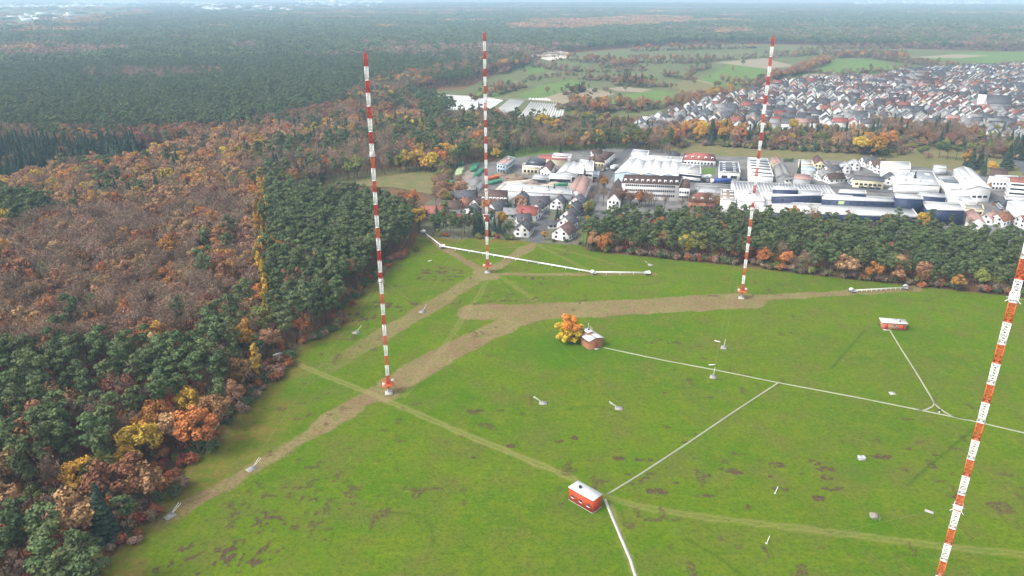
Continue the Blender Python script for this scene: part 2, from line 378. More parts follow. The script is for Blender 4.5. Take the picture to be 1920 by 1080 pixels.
for px, py, rx, ry, k in [(470,800,16,20,.75),(500,775,12,12,.6),(390,880,14,14,.6),(340,930,8,12,.7),(430,850,14,14,.45),(1490,505,40,5,.5),(760,470,20,6,.4)]:
    cx, cy = P(px, py); rust = np.maximum(rust, k * (1 - sstep(.2, 1.1, ((X - cx) / rx) ** 2 + ((Y - cy) / ry) ** 2 + (n1 - .5) * 1.2)) * sstep(.3, .6, n2 * .6 + n1 * .4))
lush = np.zeros(X.shape)
for px, py, rx, ry, k in [(1070,655,26,17,1),(1150,640,14,10,.5),(1310,565,12,10,.6),(1105,945,9,5,.8),(1620,880,9,8,.6),(1690,625,16,9,.6),(1650,985,4,4,.7),(800,745,18,20,.4),(520,720,25,25,.4)]:
    cx, cy = P(px, py); lush = np.maximum(lush, k * (1 - sstep(.1, 1.2, ((X - cx) / rx) ** 2 + ((Y - cy) / ry) ** 2 + (n1 - .5) * .6)))
ring = np.zeros(X.shape)
for px, py, r, a0, a1 in [(735,1010,9.5,-.3,1.9),(1182,512,15,2.9,6.0),(1110,800,12,.4,2.2)]:
    cx, cy = P(px, py); d = np.hypot(X - cx, Y - cy); a = np.arctan2(Y - cy, X - cx) % (2 * math.pi)
    ring = np.maximum(ring, np.exp(-((d - r + (n1 - .5)) / .6) ** 2) * .5 * (((a - a0) % (2 * math.pi)) < (a1 - a0)))
for q in [[(1285,1010),(1340,1040),(1400,1085)], [(1700,910),(1830,800)], [(1560,690),(1620,620)]]:
    d = seg_dist(X, Y, PP(q)); ring = np.maximum(ring, .8 * np.exp(-(d / .45) ** 2))
Zh = (n1 - .5) * .12 + (n2 - .5) * .10 + dirt * .12
V = np.stack([X, Y, Zh], -1).reshape(-1, 3)
ny_, nx_ = X.shape
idx = np.arange(nx_ * ny_).reshape(ny_, nx_)
Q = np.stack([idx[:-1, :-1], idx[:-1, 1:], idx[1:, 1:], idx[1:, :-1]], -1).reshape(-1, 4)
cxm = (X[:-1, :-1] + st / 2).ravel(); cym = (Y[:-1, :-1] + st / 2).ravel()
inm = inside(cxm, cym, mw_poly)
is_path = (tan_strip[:-1, :-1] > .5).ravel(); is_track = ((lane[:-1, :-1] < 0).ravel()) & ~is_path
A1 = np.stack([tan, dirt, rust, lush], -1).reshape(-1, 4); A2 = np.stack([track, ring, n4, np.ones_like(n4)], -1).reshape(-1, 4)

mm = bpy.data.materials.new("meadow_turf"); mm.use_nodes = True; t = mm.node_tree; L = t.links.new
b = t.nodes["Principled BSDF"]; b.inputs["Roughness"].default_value = .95; b.inputs["Specular IOR Level"].default_value = 0.0
tc = t.nodes.new("ShaderNodeTexCoord")
def noise_node(scale, det=6, lo=.35, hi_=.65, rough=.6, vec=None):
    nz = t.nodes.new("ShaderNodeTexNoise"); nz.inputs["Scale"].default_value = scale; nz.inputs["Detail"].default_value = det; nz.inputs["Roughness"].default_value = rough
    L(vec or tc.outputs["Object"], nz.inputs["Vector"])
    mr = t.nodes.new("ShaderNodeMapRange"); mr.inputs[1].default_value = lo; mr.inputs[2].default_value = hi_; L(nz.outputs[0], mr.inputs[0]); return mr.outputs[0]
def mixc(f, a, c):
    x = t.nodes.new("ShaderNodeMix"); x.data_type = 'RGBA'
    if isinstance(f, float): x.inputs[0].default_value = f
    else: L(f, x.inputs[0])
    for s, v in ((6, a), (7, c)):
        if isinstance(v, tuple): x.inputs[s].default_value = v + (1,)
        else: L(v, x.inputs[s])
    return x.outputs[2]
def mth(op, a, c):
    x = t.nodes.new("ShaderNodeMath"); x.operation = op
    for s, v in ((0, a), (1, c)):
        if isinstance(v, (int, float)): x.inputs[s].default_value = v
        else: L(v, x.inputs[s])
    return x.outputs[0]
a1 = t.nodes.new("ShaderNodeAttribute"); a1.attribute_name = "wear"; a2 = t.nodes.new("ShaderNodeAttribute"); a2.attribute_name = "marks"
s1 = t.nodes.new("ShaderNodeSeparateColor"); L(a1.outputs["Color"], s1.inputs[0]); s2 = t.nodes.new("ShaderNodeSeparateColor"); L(a2.outputs["Color"], s2.inputs[0])
TAN, DIRT, RUST, LUSH = s1.outputs[0], s1.outputs[1], s1.outputs[2], a1.outputs["Alpha"]
grass = mixc(noise_node(.028, 5), (0.0622, 0.1361, 0.0037), (0.1021, 0.1614, 0.0062))
grass = mixc(mth('MULTIPLY', noise_node(.013, 4, .42, .60), .35), grass, (0.0777, 0.1130, 0.0123))
grass = mixc(mth('MULTIPLY', noise_node(.16, 6, .45, .66), .60), grass, (0.1355, 0.1592, 0.0123))
grass = mixc(mth('MULTIPLY', noise_node(.075, 7, .46, .66), .65), grass, (0.1244, 0.1107, 0.0320))
grass = mixc(mth('MULTIPLY', noise_node(.9, 8, .44, .62, .75), .68), grass, (0.0355, 0.0830, 0.0037))
grass = mixc(mth('MULTIPLY', noise_node(.42, 8, .54, .68, .75), .50), grass, (0.1667, 0.2191, 0.0099))
grass = mixc(mth('MULTIPLY', noise_node(2.6, 5, .48, .66, .75), .40), grass, (0.1611, 0.1637, 0.0370))
grass = mixc(mth('MULTIPLY', LUSH, .5), grass, (0.0381, 0.1254, 0.0034))
grass = mixc(mth('MULTIPLY', RUST, mth('MULTIPLY', noise_node(.5, 6, .30, .58), .95)), grass, (0.200, 0.118, 0.040))
tanc = mixc(noise_node(.10, 6), (.205, .158, .072), (.240, .195, .090))
tanc = mixc(mth('MULTIPLY', noise_node(.055, 6, .42, .62), .80), tanc, (.195, .118, .072))
tanc = mixc(mth('MULTIPLY', noise_node(.9, 7, .44, .60, .7), .70), tanc, (.120, .085, .042))
tanc = mixc(mth('MULTIPLY', noise_node(.25, 7, .50, .64), .60), tanc, (.125, .145, .035))
tanc = mixc(mth('MULTIPLY', noise_node(2.0, 6, .52, .66, .7), .45), tanc, (.34, .27, .15))
rag = mth('ADD', mth('MULTIPLY', noise_node(.8, 7, .2, .8, .75), .9), mth('MULTIPLY', noise_node(.22, 5, .2, .8, .6), .5))
tf = t.nodes.new("ShaderNodeMapRange"); tf.interpolation_type = 'SMOOTHSTEP'; tf.inputs[1].default_value = .50; tf.inputs[2].default_value = 1.05
L(mth('ADD', mth('MULTIPLY', TAN, 1.0), mth('SUBTRACT', mth('MULTIPLY', rag, .62), .30)), tf.inputs[0])
c = mixc(mth('MULTIPLY', tf.outputs[0], .92), grass, tanc)
c = mixc(mth('MULTIPLY', s2.outputs[0], .70), c, (.270, .225, .095))
df = t.nodes.new("ShaderNodeMapRange"); df.interpolation_type = 'SMOOTHSTEP'; df.inputs[1].default_value = .40; df.inputs[2].default_value = .74
L(mth('ADD', mth('MULTIPLY', DIRT, .72), mth('MULTIPLY', noise_node(.95, 6, .34, .66, .7), .40)), df.inputs[0])
c = mixc(mth('MULTIPLY', mth('MULTIPLY', df.outputs[0], mth('MINIMUM', mth('MULTIPLY', DIRT, 5.0), 1.0)), .92), c, mixc(noise_node(1.5, 5), (.052, .032, .022), (.112, .075, .050)))
c = mixc(mth('MULTIPLY', s2.outputs[1], .6), c, (.022, .062, .008))
L(c, b.inputs["Base Color"])
bp = t.nodes.new("ShaderNodeBump"); bp.inputs["Strength"].default_value = .5; bp.inputs["Distance"].default_value = .5
L(noise_node(1.6, 7, .2, .8, .7), bp.inputs["Height"]); L(bp.outputs[0], b.inputs["Normal"])

def submesh(name, sel):
    q = Q[sel]; used = np.unique(q); remap = np.zeros(len(V), np.int64); remap[used] = np.arange(len(used))
    m = np_mesh(name, V[used], remap[q], [mm])
    for nm, arr in (("wear", A1), ("marks", A2)):
        at = m.attributes.new(nm, 'FLOAT_COLOR', 'POINT'); at.data.foreach_set("color", arr[used].astype(np.float32).ravel())
    m.polygons.foreach_set("use_smooth", np.ones(len(q), bool))
    o = link(name, m); o["kind"] = "structure"; return o
submesh("meadow", inm & ~is_path & ~is_track)
submesh("mown_path", inm & is_path)
submesh("farm_track", inm & is_track)

# ---------------------------------------------------------------- concrete cable ducts lying in the grass
def duct(px, w, label, m, h=.18, name="cable_duct"):
    pts = PP(px); fine = []
    for (ax, ay), (bx, by) in zip(pts[:-1], pts[1:]):
        n = max(1, int(math.hypot(bx - ax, by - ay) / 2.0))
        for k in range(n): fine.append((ax + (bx - ax) * k / n, ay + (by - ay) * k / n))
    fine.append(pts[-1]); l, r = ribbon(fine, w); mb = MB(); n = len(fine)
    V = [(x, y, -.2) for x, y in l] + [(x, y, h) for x, y in l] + [(x, y, h) for x, y in r] + [(x, y, -.2) for x, y in r]; F = []
    for i in range(n - 1): F += [(k * n + i, k * n + i + 1, (k + 1) * n + i + 1, (k + 1) * n + i)[::-1] for k in range(3)]
    mb.add(V, F + [(0, n, 2 * n, 3 * n), (n - 1, 4 * n - 1, 3 * n - 1, 2 * n - 1)])
    o = mb.build(name, m); tag(o, label, "cable duct", "cable ducts across the meadow"); return o
duct([(1132,652),(1250,677),(1342,694),(1460,718),(1600,744),(1740,772),(1830,791),(1920,812),(2100,850)], .5, "long pale cable duct running from the brick hut by the tree past the tall mast", M['ductm'])
duct([(1664,612),(1690,655),(1720,702),(1744,742),(1752,757)], .5, "pale cable duct leading from the door of the small flat brick hut", M['ductm'])
duct([(1752,757),(1748,763),(1735,769),(1718,770)], .5, "short curved cable duct bending left into the long duct", M['ductm'])
duct([(1752,757),(1764,768),(1785,781),(1812,788)], .5, "short curved cable duct bending right into the long duct", M['ductm'])
duct([(1138,928),(1200,890),(1290,831),(1380,770),(1458,719)], .5, "straight cable duct from the red hut up to the long duct", M['ductm'])
duct([(1134,936),(1148,970),(1165,1010),(1182,1050),(1196,1095),(1215,1150)], .7, "wide chalky cable duct running from the red hut out of the picture bottom", M['concrete'], .12)
# ================================================================ MASTS
MH = 104.6; RED_H, WHITE_H, HW = 3.29, 3.70, .48
def section_mesh(name, h, m, hw=HW):
    mb = MB(); c = [(-hw, -hw), (hw, -hw), (hw, hw), (-hw, hw)]
    for x, y in c: mb.bar((x, y, 0), (x, y, h), .085)
    n = 4
    for k in range(n):
        z0, z1 = h * k / n, h * (k + 1) / n
        for i in range(4):
            a, d = c[i], c[(i + 1) % 4]
            mb.bar((a[0], a[1], z0), (d[0], d[1], z0), .06, cap=False)
            mb.bar((a[0], a[1], z0), (d[0], d[1], z1), .046, cap=False); mb.bar((d[0], d[1], z0), (a[0], a[1], z1), .046, cap=False)
    for z in (.06, h - .06):                                   # bolted flange frames
        for i in range(4):
            a, d = c[i], c[(i + 1) % 4]; mb.bar((a[0], a[1], z), (d[0], d[1], z), .12)
    mb.bar((-.25, .1, 0), (-.25, .1, h), .05); mb.bar((.25, .1, 0), (.25, .1, h), .05)   # ladder rails
    for k in range(int(h / .5)): mb.bar((-.25, .1, k * .5), (.25, .1, k * .5), .03, cap=False)
    mb.bar((.45, -.4, 0), (.45, -.4, h), .08)                  # cable riser
    return mb.mesh(name, m)
sec_red = section_mesh("red_section", RED_H, M['redpaint']); sec_org = section_mesh("orange_section", RED_H, M['redorange'])
sec_white = section_mesh("white_section", WHITE_H, M['whitepaint'])
def base_parts(root, near):
    p = M['redorange']
    mb = MB(); mb.prism([(-1.2, -1.2), (1.2, -1.2), (1.2, 1.2), (-1.2, 1.2)], -.2, .35); mb.build("foundation_block", M['concrete'], root)
    mb = MB(); mb.bar((0, 0, .35), (0, 0, 1.0), .35, 8, .28); mb.bar((0, 0, 1.0), (0, 0, 1.5), .45, 8, .3)
    mb.build("base_insulator", M['concrete'], root)
    mb = MB()
    for x, y in ((-HW, -HW), (HW, -HW), (HW, HW), (-HW, HW)): mb.bar((x * .2, y * .2, 1.4), (x, y, 3.4), .10, 4)
    mb.bar((0, 0, 1.4), (0, 0, 3.4), .22, 6, .45); mb.build("tapered_foot", p, root)
    mb = MB(); R = 1.9
    mb.prism([(-R, -R), (R, -R), (R, R), (-R, R)], 3.32, 3.42)
    for i, (x, y) in enumerate(((-R, -R), (R, -R), (R, R), (-R, R))):
        x2, y2 = ((R, -R), (R, R), (-R, R), (-R, -R))[i]
        for z in (3.9, 4.4): mb.bar((x, y, z), (x2, y2, z), .05)
        mb.bar((x, y, 3.4), (x, y, 4.45), .06)
    mb.build("service_platform", p, root)
    for x, y in ((-1.45, -1.2), (1.45, .9)):
        mb = MB(); mb.ball((x, y, 4.0), .52); mb.build("spark_ball", M['whitepaint'], root)
def make_mast(x, y, rz, label, anchors, orange_all=False):
    root = empty("radio_mast", (x, y, 0), rz, label, "mast", "tall red and white radio masts")
    base_parts(root, True); z = 3.42; k = 0
    nsec = 28
    while k <= nsec:
        red = (k % 2 == 0); h = RED_H if red else WHITE_H
        dat = (sec_org if (orange_all or k in (2, 3, 4, 8, 14, 20)) else sec_red) if red else sec_white
        s = link("red_section" if red else "white_section", dat, root); s.location = (0, 0, z)
        z += h; k += 1
    for zc in (39.0, 77.4):                               # guy collars
        mb = MB()
        for a in range(4):
            t0 = math.pi / 4 + a * math.pi / 2
            mb.bar((0, 0, zc), (1.45 * math.cos(t0), 1.45 * math.sin(t0), zc - .6), .05)
        for hz in (zc - .25, zc, zc + .25, zc + .5):
            c = [(-HW - .12, -HW - .12), (HW + .12, -HW - .12), (HW + .12, HW + .12), (-HW - .12, HW + .12)]
            for i in range(4): mb.bar((*c[i], hz), (*c[(i + 1) % 4], hz), .09)
        mb.build("guy_collar", M['whitepaint'], root)
    mb = MB(); mb.bar((0, 0, z), (0, 0, z + .9), .05); mb.ball((0, 0, z + .9), .16); mb.build("obstacle_lamp", M['redpaint'], root)
    ca, sa = math.cos(-rz), math.sin(-rz)
    for (ax, ay), hts in anchors:
        dx, dy = ax - x, ay - y; lx, ly = dx * ca - dy * sa, dx * sa + dy * ca
        for hz in hts:
            mb = MB(); mb.bar((lx * .01, ly * .01, hz), (lx, ly, 1.6), .012, 3, cap=False); mb.build("guy_wire", M['steel'], root)
    return root
m1 = P(729, 737); m2 = P(914, 511); m3 = P(1390, 559); m4 = (75.6, 104.0)
ANCH = [  # px, tower, label, two struts?
 ((472,880), m1, "anchor slab with white V struts halfway down the worn strip at lower left", 2),
 ((319,968), m1, "anchor slab with white V struts at the lower left end of the worn strip", 2),
 ((1018,756), m1, "left one of two anchor slabs with white V struts in mid meadow", 2),
 ((1160,766), m1, "right one of two anchor slabs with white V struts in mid meadow", 2),
 ((792,585), m2, "anchor slab with one white strut in the worn strip left of the middle mast", 1),
 ((668,624), m2, "anchor slab with low struts in the grass beside the left wood", 1),
 ((1220,497), m2, "anchor slab with a white strut just behind the right end of the white feeder", 1),
 ((1155,469), m2, "pale anchor slab in the far grass near the pine strip", 1),
 ((1357,652), m3, "anchor slab with one upright white strut behind the long cable duct", 1),
 ((1337,707), m3, "anchor slab with one upright white strut in front of the long cable duct", 1),
]
def guy_anchor(pos, tower, label, ns):
    dx, dy = tower[0] - pos[0], tower[1] - pos[1]; a = math.atan2(dy, dx)
    r = empty("guy_anchor", (pos[0], pos[1], 0), a, label, "guy anchor", "guy anchors of the masts")
    mb = MB(); mb.box(-1.3, 1.2, -1.0, 1.0, -.2, .28); mb.box(-.9, .8, -.65, .65, .28, .42); mb.build("concrete_slab", M['slabgrey'], r)
    mb = MB(); mb.box(.55, .8, -.3, .3, .42, .8); mb.build("anchor_bracket", M['steel'], r)
    for k in range(ns):
        mb = MB(); s = (-.35 + .7 * k) if ns == 2 else 0
        mb.bar((.6, s * .3, .6), (2.9, s * 1.1, 2.1), .05, 6); mb.ball((2.9, s * 1.1, 2.1), .09); mb.build("strut", M['whitepaint'], r)
    return r
for px, tw, lb, ns in ANCH: guy_anchor(P(*px), tw, lb, ns)
A = [P(*a[0]) for a in ANCH]
make_mast(m1[0], m1[1], .19, "red and white lattice mast standing on the worn strip nearest the left wood", [(A[0], (39,)), (A[1], (77.4,)), (A[2], (39,)), (A[3], (77.4,))])
make_mast(m2[0], m2[1], -.035, "red and white lattice mast farthest away at the crossing of worn strips before the houses", [(A[4], (39,)), (A[5], (77.4,)), (A[6], (77.4,)), (A[7], (77.4,))])
make_mast(m3[0], m3[1], -.32, "red and white lattice mast standing on the broad strip in front of the pine belt", [(A[8], (39,)), (A[9], (77.4,))])
make_mast(m4[0], m4[1], -.63, "nearest orange and white lattice mast leaning across the right edge of the picture", [(P(1560, 1010), (39,)), (P(2150, 760), (77.4,))], True)

# ---------------------------------------------------------------- white feeder lines on posts
def feeder(px, z, r, label, step=6.0, post=.09):
    pts = PP(px); root = empty("feeder_line", (pts[0][0], pts[0][1], 0), 0, label, "feeder line"); ox, oy = pts[0]
    mb = MB(); pm = []; acc = 0
    for (ax, ay), (bx, by) in zip(pts[:-1], pts[1:]):
        Ls = math.hypot(bx - ax, by - ay); n = max(1, int(Ls / step))
        for dz, rr in ((0, r), (-.34, r * .5)): mb.bar((ax - ox, ay - oy, z + dz), (bx - ox, by - oy, z + dz), rr, 6)
        for k in range(n + (bx == pts[-1][0])): pm.append((ax + (bx - ax) * k / n - ox, ay + (by - ay) * k / n - oy))
    mb.build("conductor_tube", M['whitepaint'], root)
    p0 = None
    for x, y in pm:
        if p0 is None:
            q = MB(); q.bar((0, 0, 0), (0, 0, z - .1), post); q.box(-.3, .3, -.08, .08, z - .5, z - .38); p0 = q.mesh("post", M['whitepaint'])
        o = link("post", p0, root); o.location = (x, y, 0)
    return root
feeder([(793,438),(829,466),(905,479),(1010,497),(1112,515),(1213,516)], 1.4, .20, "long white feeder line on posts passing in front of the far mast")
feeder([(1597,549),(1697,543)], 1.2, .12, "short pale feeder line of many posts at the right end of the broad strip", 2.2, .07)
def housing(px, label, m):
    x, y = P(*px); r = empty("feeder_housing", (x, y, 0), random.uniform(0, 3), label, "feeder housing", "white hooded feeder housings")
    mb = MB()
    for a in (-.9, .9):
        for c in (-.7, .7): mb.bar((a, c, -.1), (a, c, 1.1), .08)
    mb.box(-.8, .8, -.6, .6, .5, 1.05); mb.build("steel_frame", M['steel'], r)
    mb = MB(); n = 8; V = []; F = []
    for s in (-1.25, 1.25):
        for k in range(n + 1):
            t_ = math.pi * k / n; V.append((s, 1.05 * math.cos(t_), 1.05 + 1.0 * math.sin(t_)))
    F = [(k, k + 1, n + 2 + k, n + 1 + k) for k in range(n)] + [tuple(range(n + 1)), tuple(range(n + 1, 2 * n + 2))[::-1], (0, n + 1, 2 * n + 1, n)]
    mb.add(V, F); mb.build("hood", m, r)
housing((793,438), "white hooded housing at the far left end of the long feeder line", M['whitepaint'])
housing((829,466), "white hooded housing at the first bend of the long feeder line", M['whitepaint'])
housing((1112,515), "white hooded housing at the right bend of the long feeder line", M['whitepaint'])
housing((1213,516), "white hooded housing at the right end of the long feeder line", M['whitepaint'])
housing((1597,549), "white hooded housing at the left end of the short post line", M['lightgrey'])
housing((1697,543), "white hooded housing at the right end of the short post line", M['lightgrey'])

# ---------------------------------------------------------------- huts
def window_part(parent, x, y, z, rz, w=.9, h=.9, m=None, sill=True):
    mb = MB(); mb.box(-w / 2, w / 2, -.05, .03, -h / 2, h / 2); o = mb.build("window", m or M['glass'], parent); o.location = (x, y, z); o.rotation_euler = (0, 0, rz)
    if sill:
        mb = MB(); mb.box(-w / 2 - .1, w / 2 + .1, -.16, .02, -h / 2 - .09, -h / 2 - .02); mb.build("sill", M['whitepaint'], o)
    return o
def rect_from_px(pl, pr, pb, H):
    """front-left, front-right, back-right corners of a roof at height H -> origin, angle, width, depth"""
    a, b_, c_ = P(*pl, H), P(*pr, H), P(*pb, H)
    w_ = math.hypot(b_[0] - a[0], b_[1] - a[1]); an = math.atan2(b_[1] - a[1], b_[0] - a[0])
    d_ = abs(-(c_[0] - b_[0]) * math.sin(an) + (c_[1] - b_[1]) * math.cos(an))
    return a, an, w_, d_
# red hut: roof corners left (1067,912), right front (1113,938), back right (1128,926)
H = 3.9
a, an, w_, d_ = rect_from_px((1067,913), (1112,938.5), (1127.5,926), H)
r = empty("red_hut", (a[0], a[1], 0), an, "bright red flat roofed hut with white roof where the cable ducts meet", "hut")
mb = MB(); mb.box(0, w_, 0, d_, .12, H - .15); wl = mb.build("wall", M['hutred'], r)
mb = MB(); mb.box(-.06, w_ + .06, -.06, d_ + .06, -.2, .12); mb.build("plinth", M['concrete'], r)
mb = MB(); mb.box(-.14, w_ + .14, -.14, d_ + .14, H - .15, H + .05); rf = mb.build("roof", M['whiteroof'], r)
mb = MB(); mb.bar((w_ * .3, d_ * .45, H), (w_ * .3, d_ * .45, H + .5), .32, 8); mb.bar((w_ * .3, d_ * .45, H + .5), (w_ * .3, d_ * .45, H + .62), .45, 8); mb.build("vent", M['black'], rf)
for k in (.17, .5, .82): window_part(r, w_ * k, -.02, 1.75, 0, .75, .75)
mb = MB(); mb.bar((w_ * .33, -.12, -.1), (w_ * .33, -.12, H + .5), .05, 6); mb.build("drainpipe", M['steel'], r)
mb = MB(); mb.box(w_ - .02, w_ + .06, d_ * .35, d_ * .65, .12, 2.3); mb.build("door", M['redpaint'], r)
# brick hut by the tree
H = 3.6
a, an, w_, d_ = rect_from_px((1090,629.5), (1105,639.5), (1130,632.5), H)
r = empty("brick_hut", (a[0], a[1], 0), an, "orange brick hut with stepped white roof standing beside the yellow tree", "hut")
h1 = H + .7
mb = MB(); V = [(0, 0, 0), (w_, 0, 0), (w_, d_, 0), (0, d_, 0), (0, 0, H), (w_, 0, H), (w_, d_, H), (0, d_, H), (0, d_ * .5, h1), (w_, d_ * .5, h1)]
mb.add(V, [(0, 1, 5, 4), (2, 3, 7, 6), (1, 2, 6, 9, 5), (3, 0, 4, 8, 7)]); mb.build("wall", M['brick'], r)
mb = MB(); e = .3
def slab(mb, q, th=.14, mi=0):
    V = [tuple(p) for p in q] + [(p[0], p[1], p[2] + th) for p in q]; n = len(q)
    return mb.add(V, [tuple(range(n))[::-1], tuple(range(n, 2 * n))] + [(i, (i + 1) % n, n + (i + 1) % n, n + i) for i in range(n)], mi)
slab(mb, [(-e, -e, H - .1), (w_ + e, -e, H - .1), (w_ + e, d_ * .5, h1), (-e, d_ * .5, h1)]); slab(mb, [(-e, d_ * .5, h1 + .003), (w_ + e, d_ * .5, h1 + .003), (w_ + e, d_ + e, H - .1), (-e, d_ + e, H - .1)])
rf = mb.build("roof", M['whiteroof'], r)
mb = MB(); mb.box(-w_ * .26, w_ * .34, d_ * .26, d_ * .64, 0, h1 + .9); mb.build("tower_wall", M['brick'], r)
mb = MB(); mb.box(-w_ * .31, w_ * .39, d_ * .22, d_ * .68, h1 + .9, h1 + 1.04); tr = mb.build("tower_roof", M['whiteroof'], r)
mb = MB(); mb.bar((w_ * .05, d_ * .5, h1 + 1.0), (w_ * .05, d_ * .5, h1 + 1.5), .3, 8); mb.build("vent", M['black'], tr)
for x_, y_, hh in ((-.2, .62, 2.2), (-.22, .3, 1.6), (.2, .64, 1.2), (0, .64, 1.4)):
    mb = MB(); mb.bar((w_ * x_, d_ * y_, h1 + 1.0), (w_ * x_, d_ * y_, h1 + 1.0 + hh), .05, 5); mb.build("antenna_rod", M['whitepaint'], tr)
for k in (.3, .5, .7, .9): window_part(r, w_ * k, -.02, 2.7, 0, .55, .55, sill=False)
o = MB().box(-.04, .05, -.5, .5, .1, 2.3).build("door", M['redpaint'], r); o.location = (w_ + .01, d_ * .5, 0)
MB().box(w_ + .05, w_ + 1.0, d_ * .38, d_ * .62, -.1, .15).build("doorstep", M['concrete'], r)
# flat brick hut at right
H = 2.9
a, an, w_, d_ = rect_from_px((1655,604), (1701,607.3), (1699,600), H)
r = empty("flat_hut", (a[0], a[1], 0), an, "long low brick hut with flat white roof alone in the right meadow", "hut")
MB().box(0, w_, 0, d_, -.2, H - .1).build("wall", M['brick'], r)
mb = MB(); mb.box(-.35, w_ + .35, -.35, d_ + .35, H - .1, H + .1); rf = mb.build("roof", M['whiteroof'], r)
mb = MB(); mb.box(w_ * .68, w_ * .8, d_ * .35, d_ * .65, H + .1, H + .5); mb.build("vent", M['whitepaint'], rf)
mb = MB(); mb.bar((w_ * .73, d_ * .3, H + .1), (w_ * .73, d_ * .3, H + .75), .28, 8); mb.build("chimney", M['black'], rf)
for k, m_ in ((.17, M['redpaint']), (.82, M['redpaint'])): MB().box(w_ * k - .6, w_ * k + .6, -.07, .02, .05, 2.15).build("door", m_, r)
window_part(r, w_ * .5, -.02, 1.7, 0, .7, .7)
MB().box(.6, 2.6, -.9, -.07, -.1, .12).build("doorstep", M['concrete'], r)
# small things in the meadow
def slab_thing(name, px, rz, sx, sy, sz, label, cat, m):
    x, y = P(*px); o = link(name, None); o.location = (x, y, 0); o.rotation_euler = (0, 0, rz); tag(o, label, cat); return o
o = slab_thing("cable_shaft", (1615,861), -.1, 0, 0, 0, "low grey concrete shaft with lid alone in the right meadow", "concrete shaft", None)
MB().box(-.95, .95, -.65, .65, -.2, .75).build("shaft_wall", M['concrete'], o); mb = MB(); mb.box(-1.0, .1, -.7, .7, .75, .87); mb.box(.15, 1.0, -.7, .7, .75, .85); mb.build("lid", M['lightgrey'], o)
MB().box(.3, .6, -.2, .2, .85, 1.05).build("handle", M['whitepaint'], o)
o = slab_thing("fenced_shaft", (1640,972), -.15, 0, 0, 0, "pale concrete shaft with a small railing near the grass track at lower right", "concrete shaft", None)
MB().box(-.95, .75, .1, 1.25, -.2, .7).build("shaft_wall", M['concrete'], o); MB().box(-1.0, .8, .05, 1.3, .7, .82).build("lid", M['wood'], o)
mb = MB()
for x_ in (-.9, -.1, .9):
    mb.bar((x_, -.9, -.1), (x_, -.9, 1.0), .04); 
for z_ in (.5, 1.0): mb.bar((-.9, -.9, z_), (.9, -.9, z_), .035); mb.bar((-.9, -.9, z_), (-.9, .1, z_), .035); mb.bar((.9, -.9, z_), (.9, .3, z_), .035)
mb.build("railing", M['steel'], o)
mb = MB(); mb.prism([(-1, -.35), (1, -.35), (1, .35), (-1, .35)], -.1, .3); mb.box(-.8, .8, -.2, .2, .3, .36); o = mb.build("concrete_plank", M['concrete']); o.location = (*P(1742,960), 0); o.rotation_euler = (0, 0, -.6)
tag(o, "pale slanting concrete plank left of the nearest mast", "plank")
mb = MB(); mb.box(-.9, .9, -.8, .8, -.1, .25); mb.box(-.5, .5, -.4, .4, .25, .35); o = mb.build("shaft_cover", M['concrete']); o.location = (*P(1673,738), 0)
tag(o, "small grey shaft cover in the grass above the long cable duct", "shaft cover")
for px, lb in (((1453,925), "white leaning marker rod beside dark molehills right of the red hut"), ((1437,1019), "white leaning marker rod below the grass track")):
    o = link("marker_rod", None); o.location = (*P(*px), 0); tag(o, lb, "marker rod")
    MB().bar((0, 0, -.1), (.9, .9, 1.5), .07, 6).build("rod", M['whitepaint'], o); MB().box(-.25, .25, -.25, .25, -.1, .12).build("foot", M['concrete'], o)
for px, rz, lb in (((806,489), .9, "pale plank lying in the grass left of the far mast"), ((1345,640), -.5, "white board lying in the grass near the upper anchor slab"), ((1335,684), .1, "white board lying in the grass just above the long duct")):
    mb = MB(); mb.box(-1.1, 1.1, -.2, .2, 0, .12); mb.box(-.9, -.7, -.25, .25, -.1, .1); o = mb.build("board", M['whitepaint']); o.location = (*P(*px), 0); o.rotation_euler = (0, 0, rz); tag(o, lb, "board")
o = link("tree_guard", None); o.location = (*P(522,672), 0); o.rotation_euler = (0, 0, .9); tag(o, "grey trailer-like crate at the edge of the left wood", "crate")
MB().box(-1.6, 1.6, -.7, .7, .4, 1.9).build("body", M['lightgrey'], o); MB().box(-1.3, 1.3, -.75, .75, -.1, .4).build("skid", M['steel'], o)
o = link("mushroom_vent", None); o.location = (*P(1761,774), 0); tag(o, "small dark vent post where the curved ducts meet", "vent post")
MB().bar((0, 0, -.1), (0, 0, .8), .2, 8).build("post", M['whitepaint'], o); MB().bar((0, 0, .8), (0, 0, 1.1), .42, 8).build("cap", M['black'], o)
# ================================================================ BUILDINGS
unit_win = MB().box(-.5, .5, -.5, .5, -.5, .5).mesh("window", M['glass'])
unit_door = MB().box(-.5, .5, -.5, .5, 0, 1).mesh("door", M['greywall'])
unit_sky = MB().box(-.5, .5, -.5, .5, 0, 1).mesh("skylight", M['whiteroof'])
def put(name, mesh, parent, loc, rz, sx, sy, sz):
    o = link(name, mesh, parent); o.location = loc; o.rotation_euler = (0, 0, rz); o.scale = (sx, sy, sz); return o
def facade(root, q, e, rows, cols, z0, z1, w=1.3, h=1.4, name="window", mesh=None, m0=.06, m1=.94):
    a, b_ = q[e], q[(e + 1) % 4]; an = math.atan2(b_[1] - a[1], b_[0] - a[0])
    for r_ in range(rows):
        z = z0 if rows == 1 else z0 + (z1 - z0) * r_ / (rows - 1)
        for c_ in range(cols):
            f = m0 + (m1 - m0) * (c_ + .5) / cols
            put(name, mesh or unit_win, root, (a[0] + (b_[0] - a[0]) * f, a[1] + (b_[1] - a[1]) * f, z), an, w, .12, h)
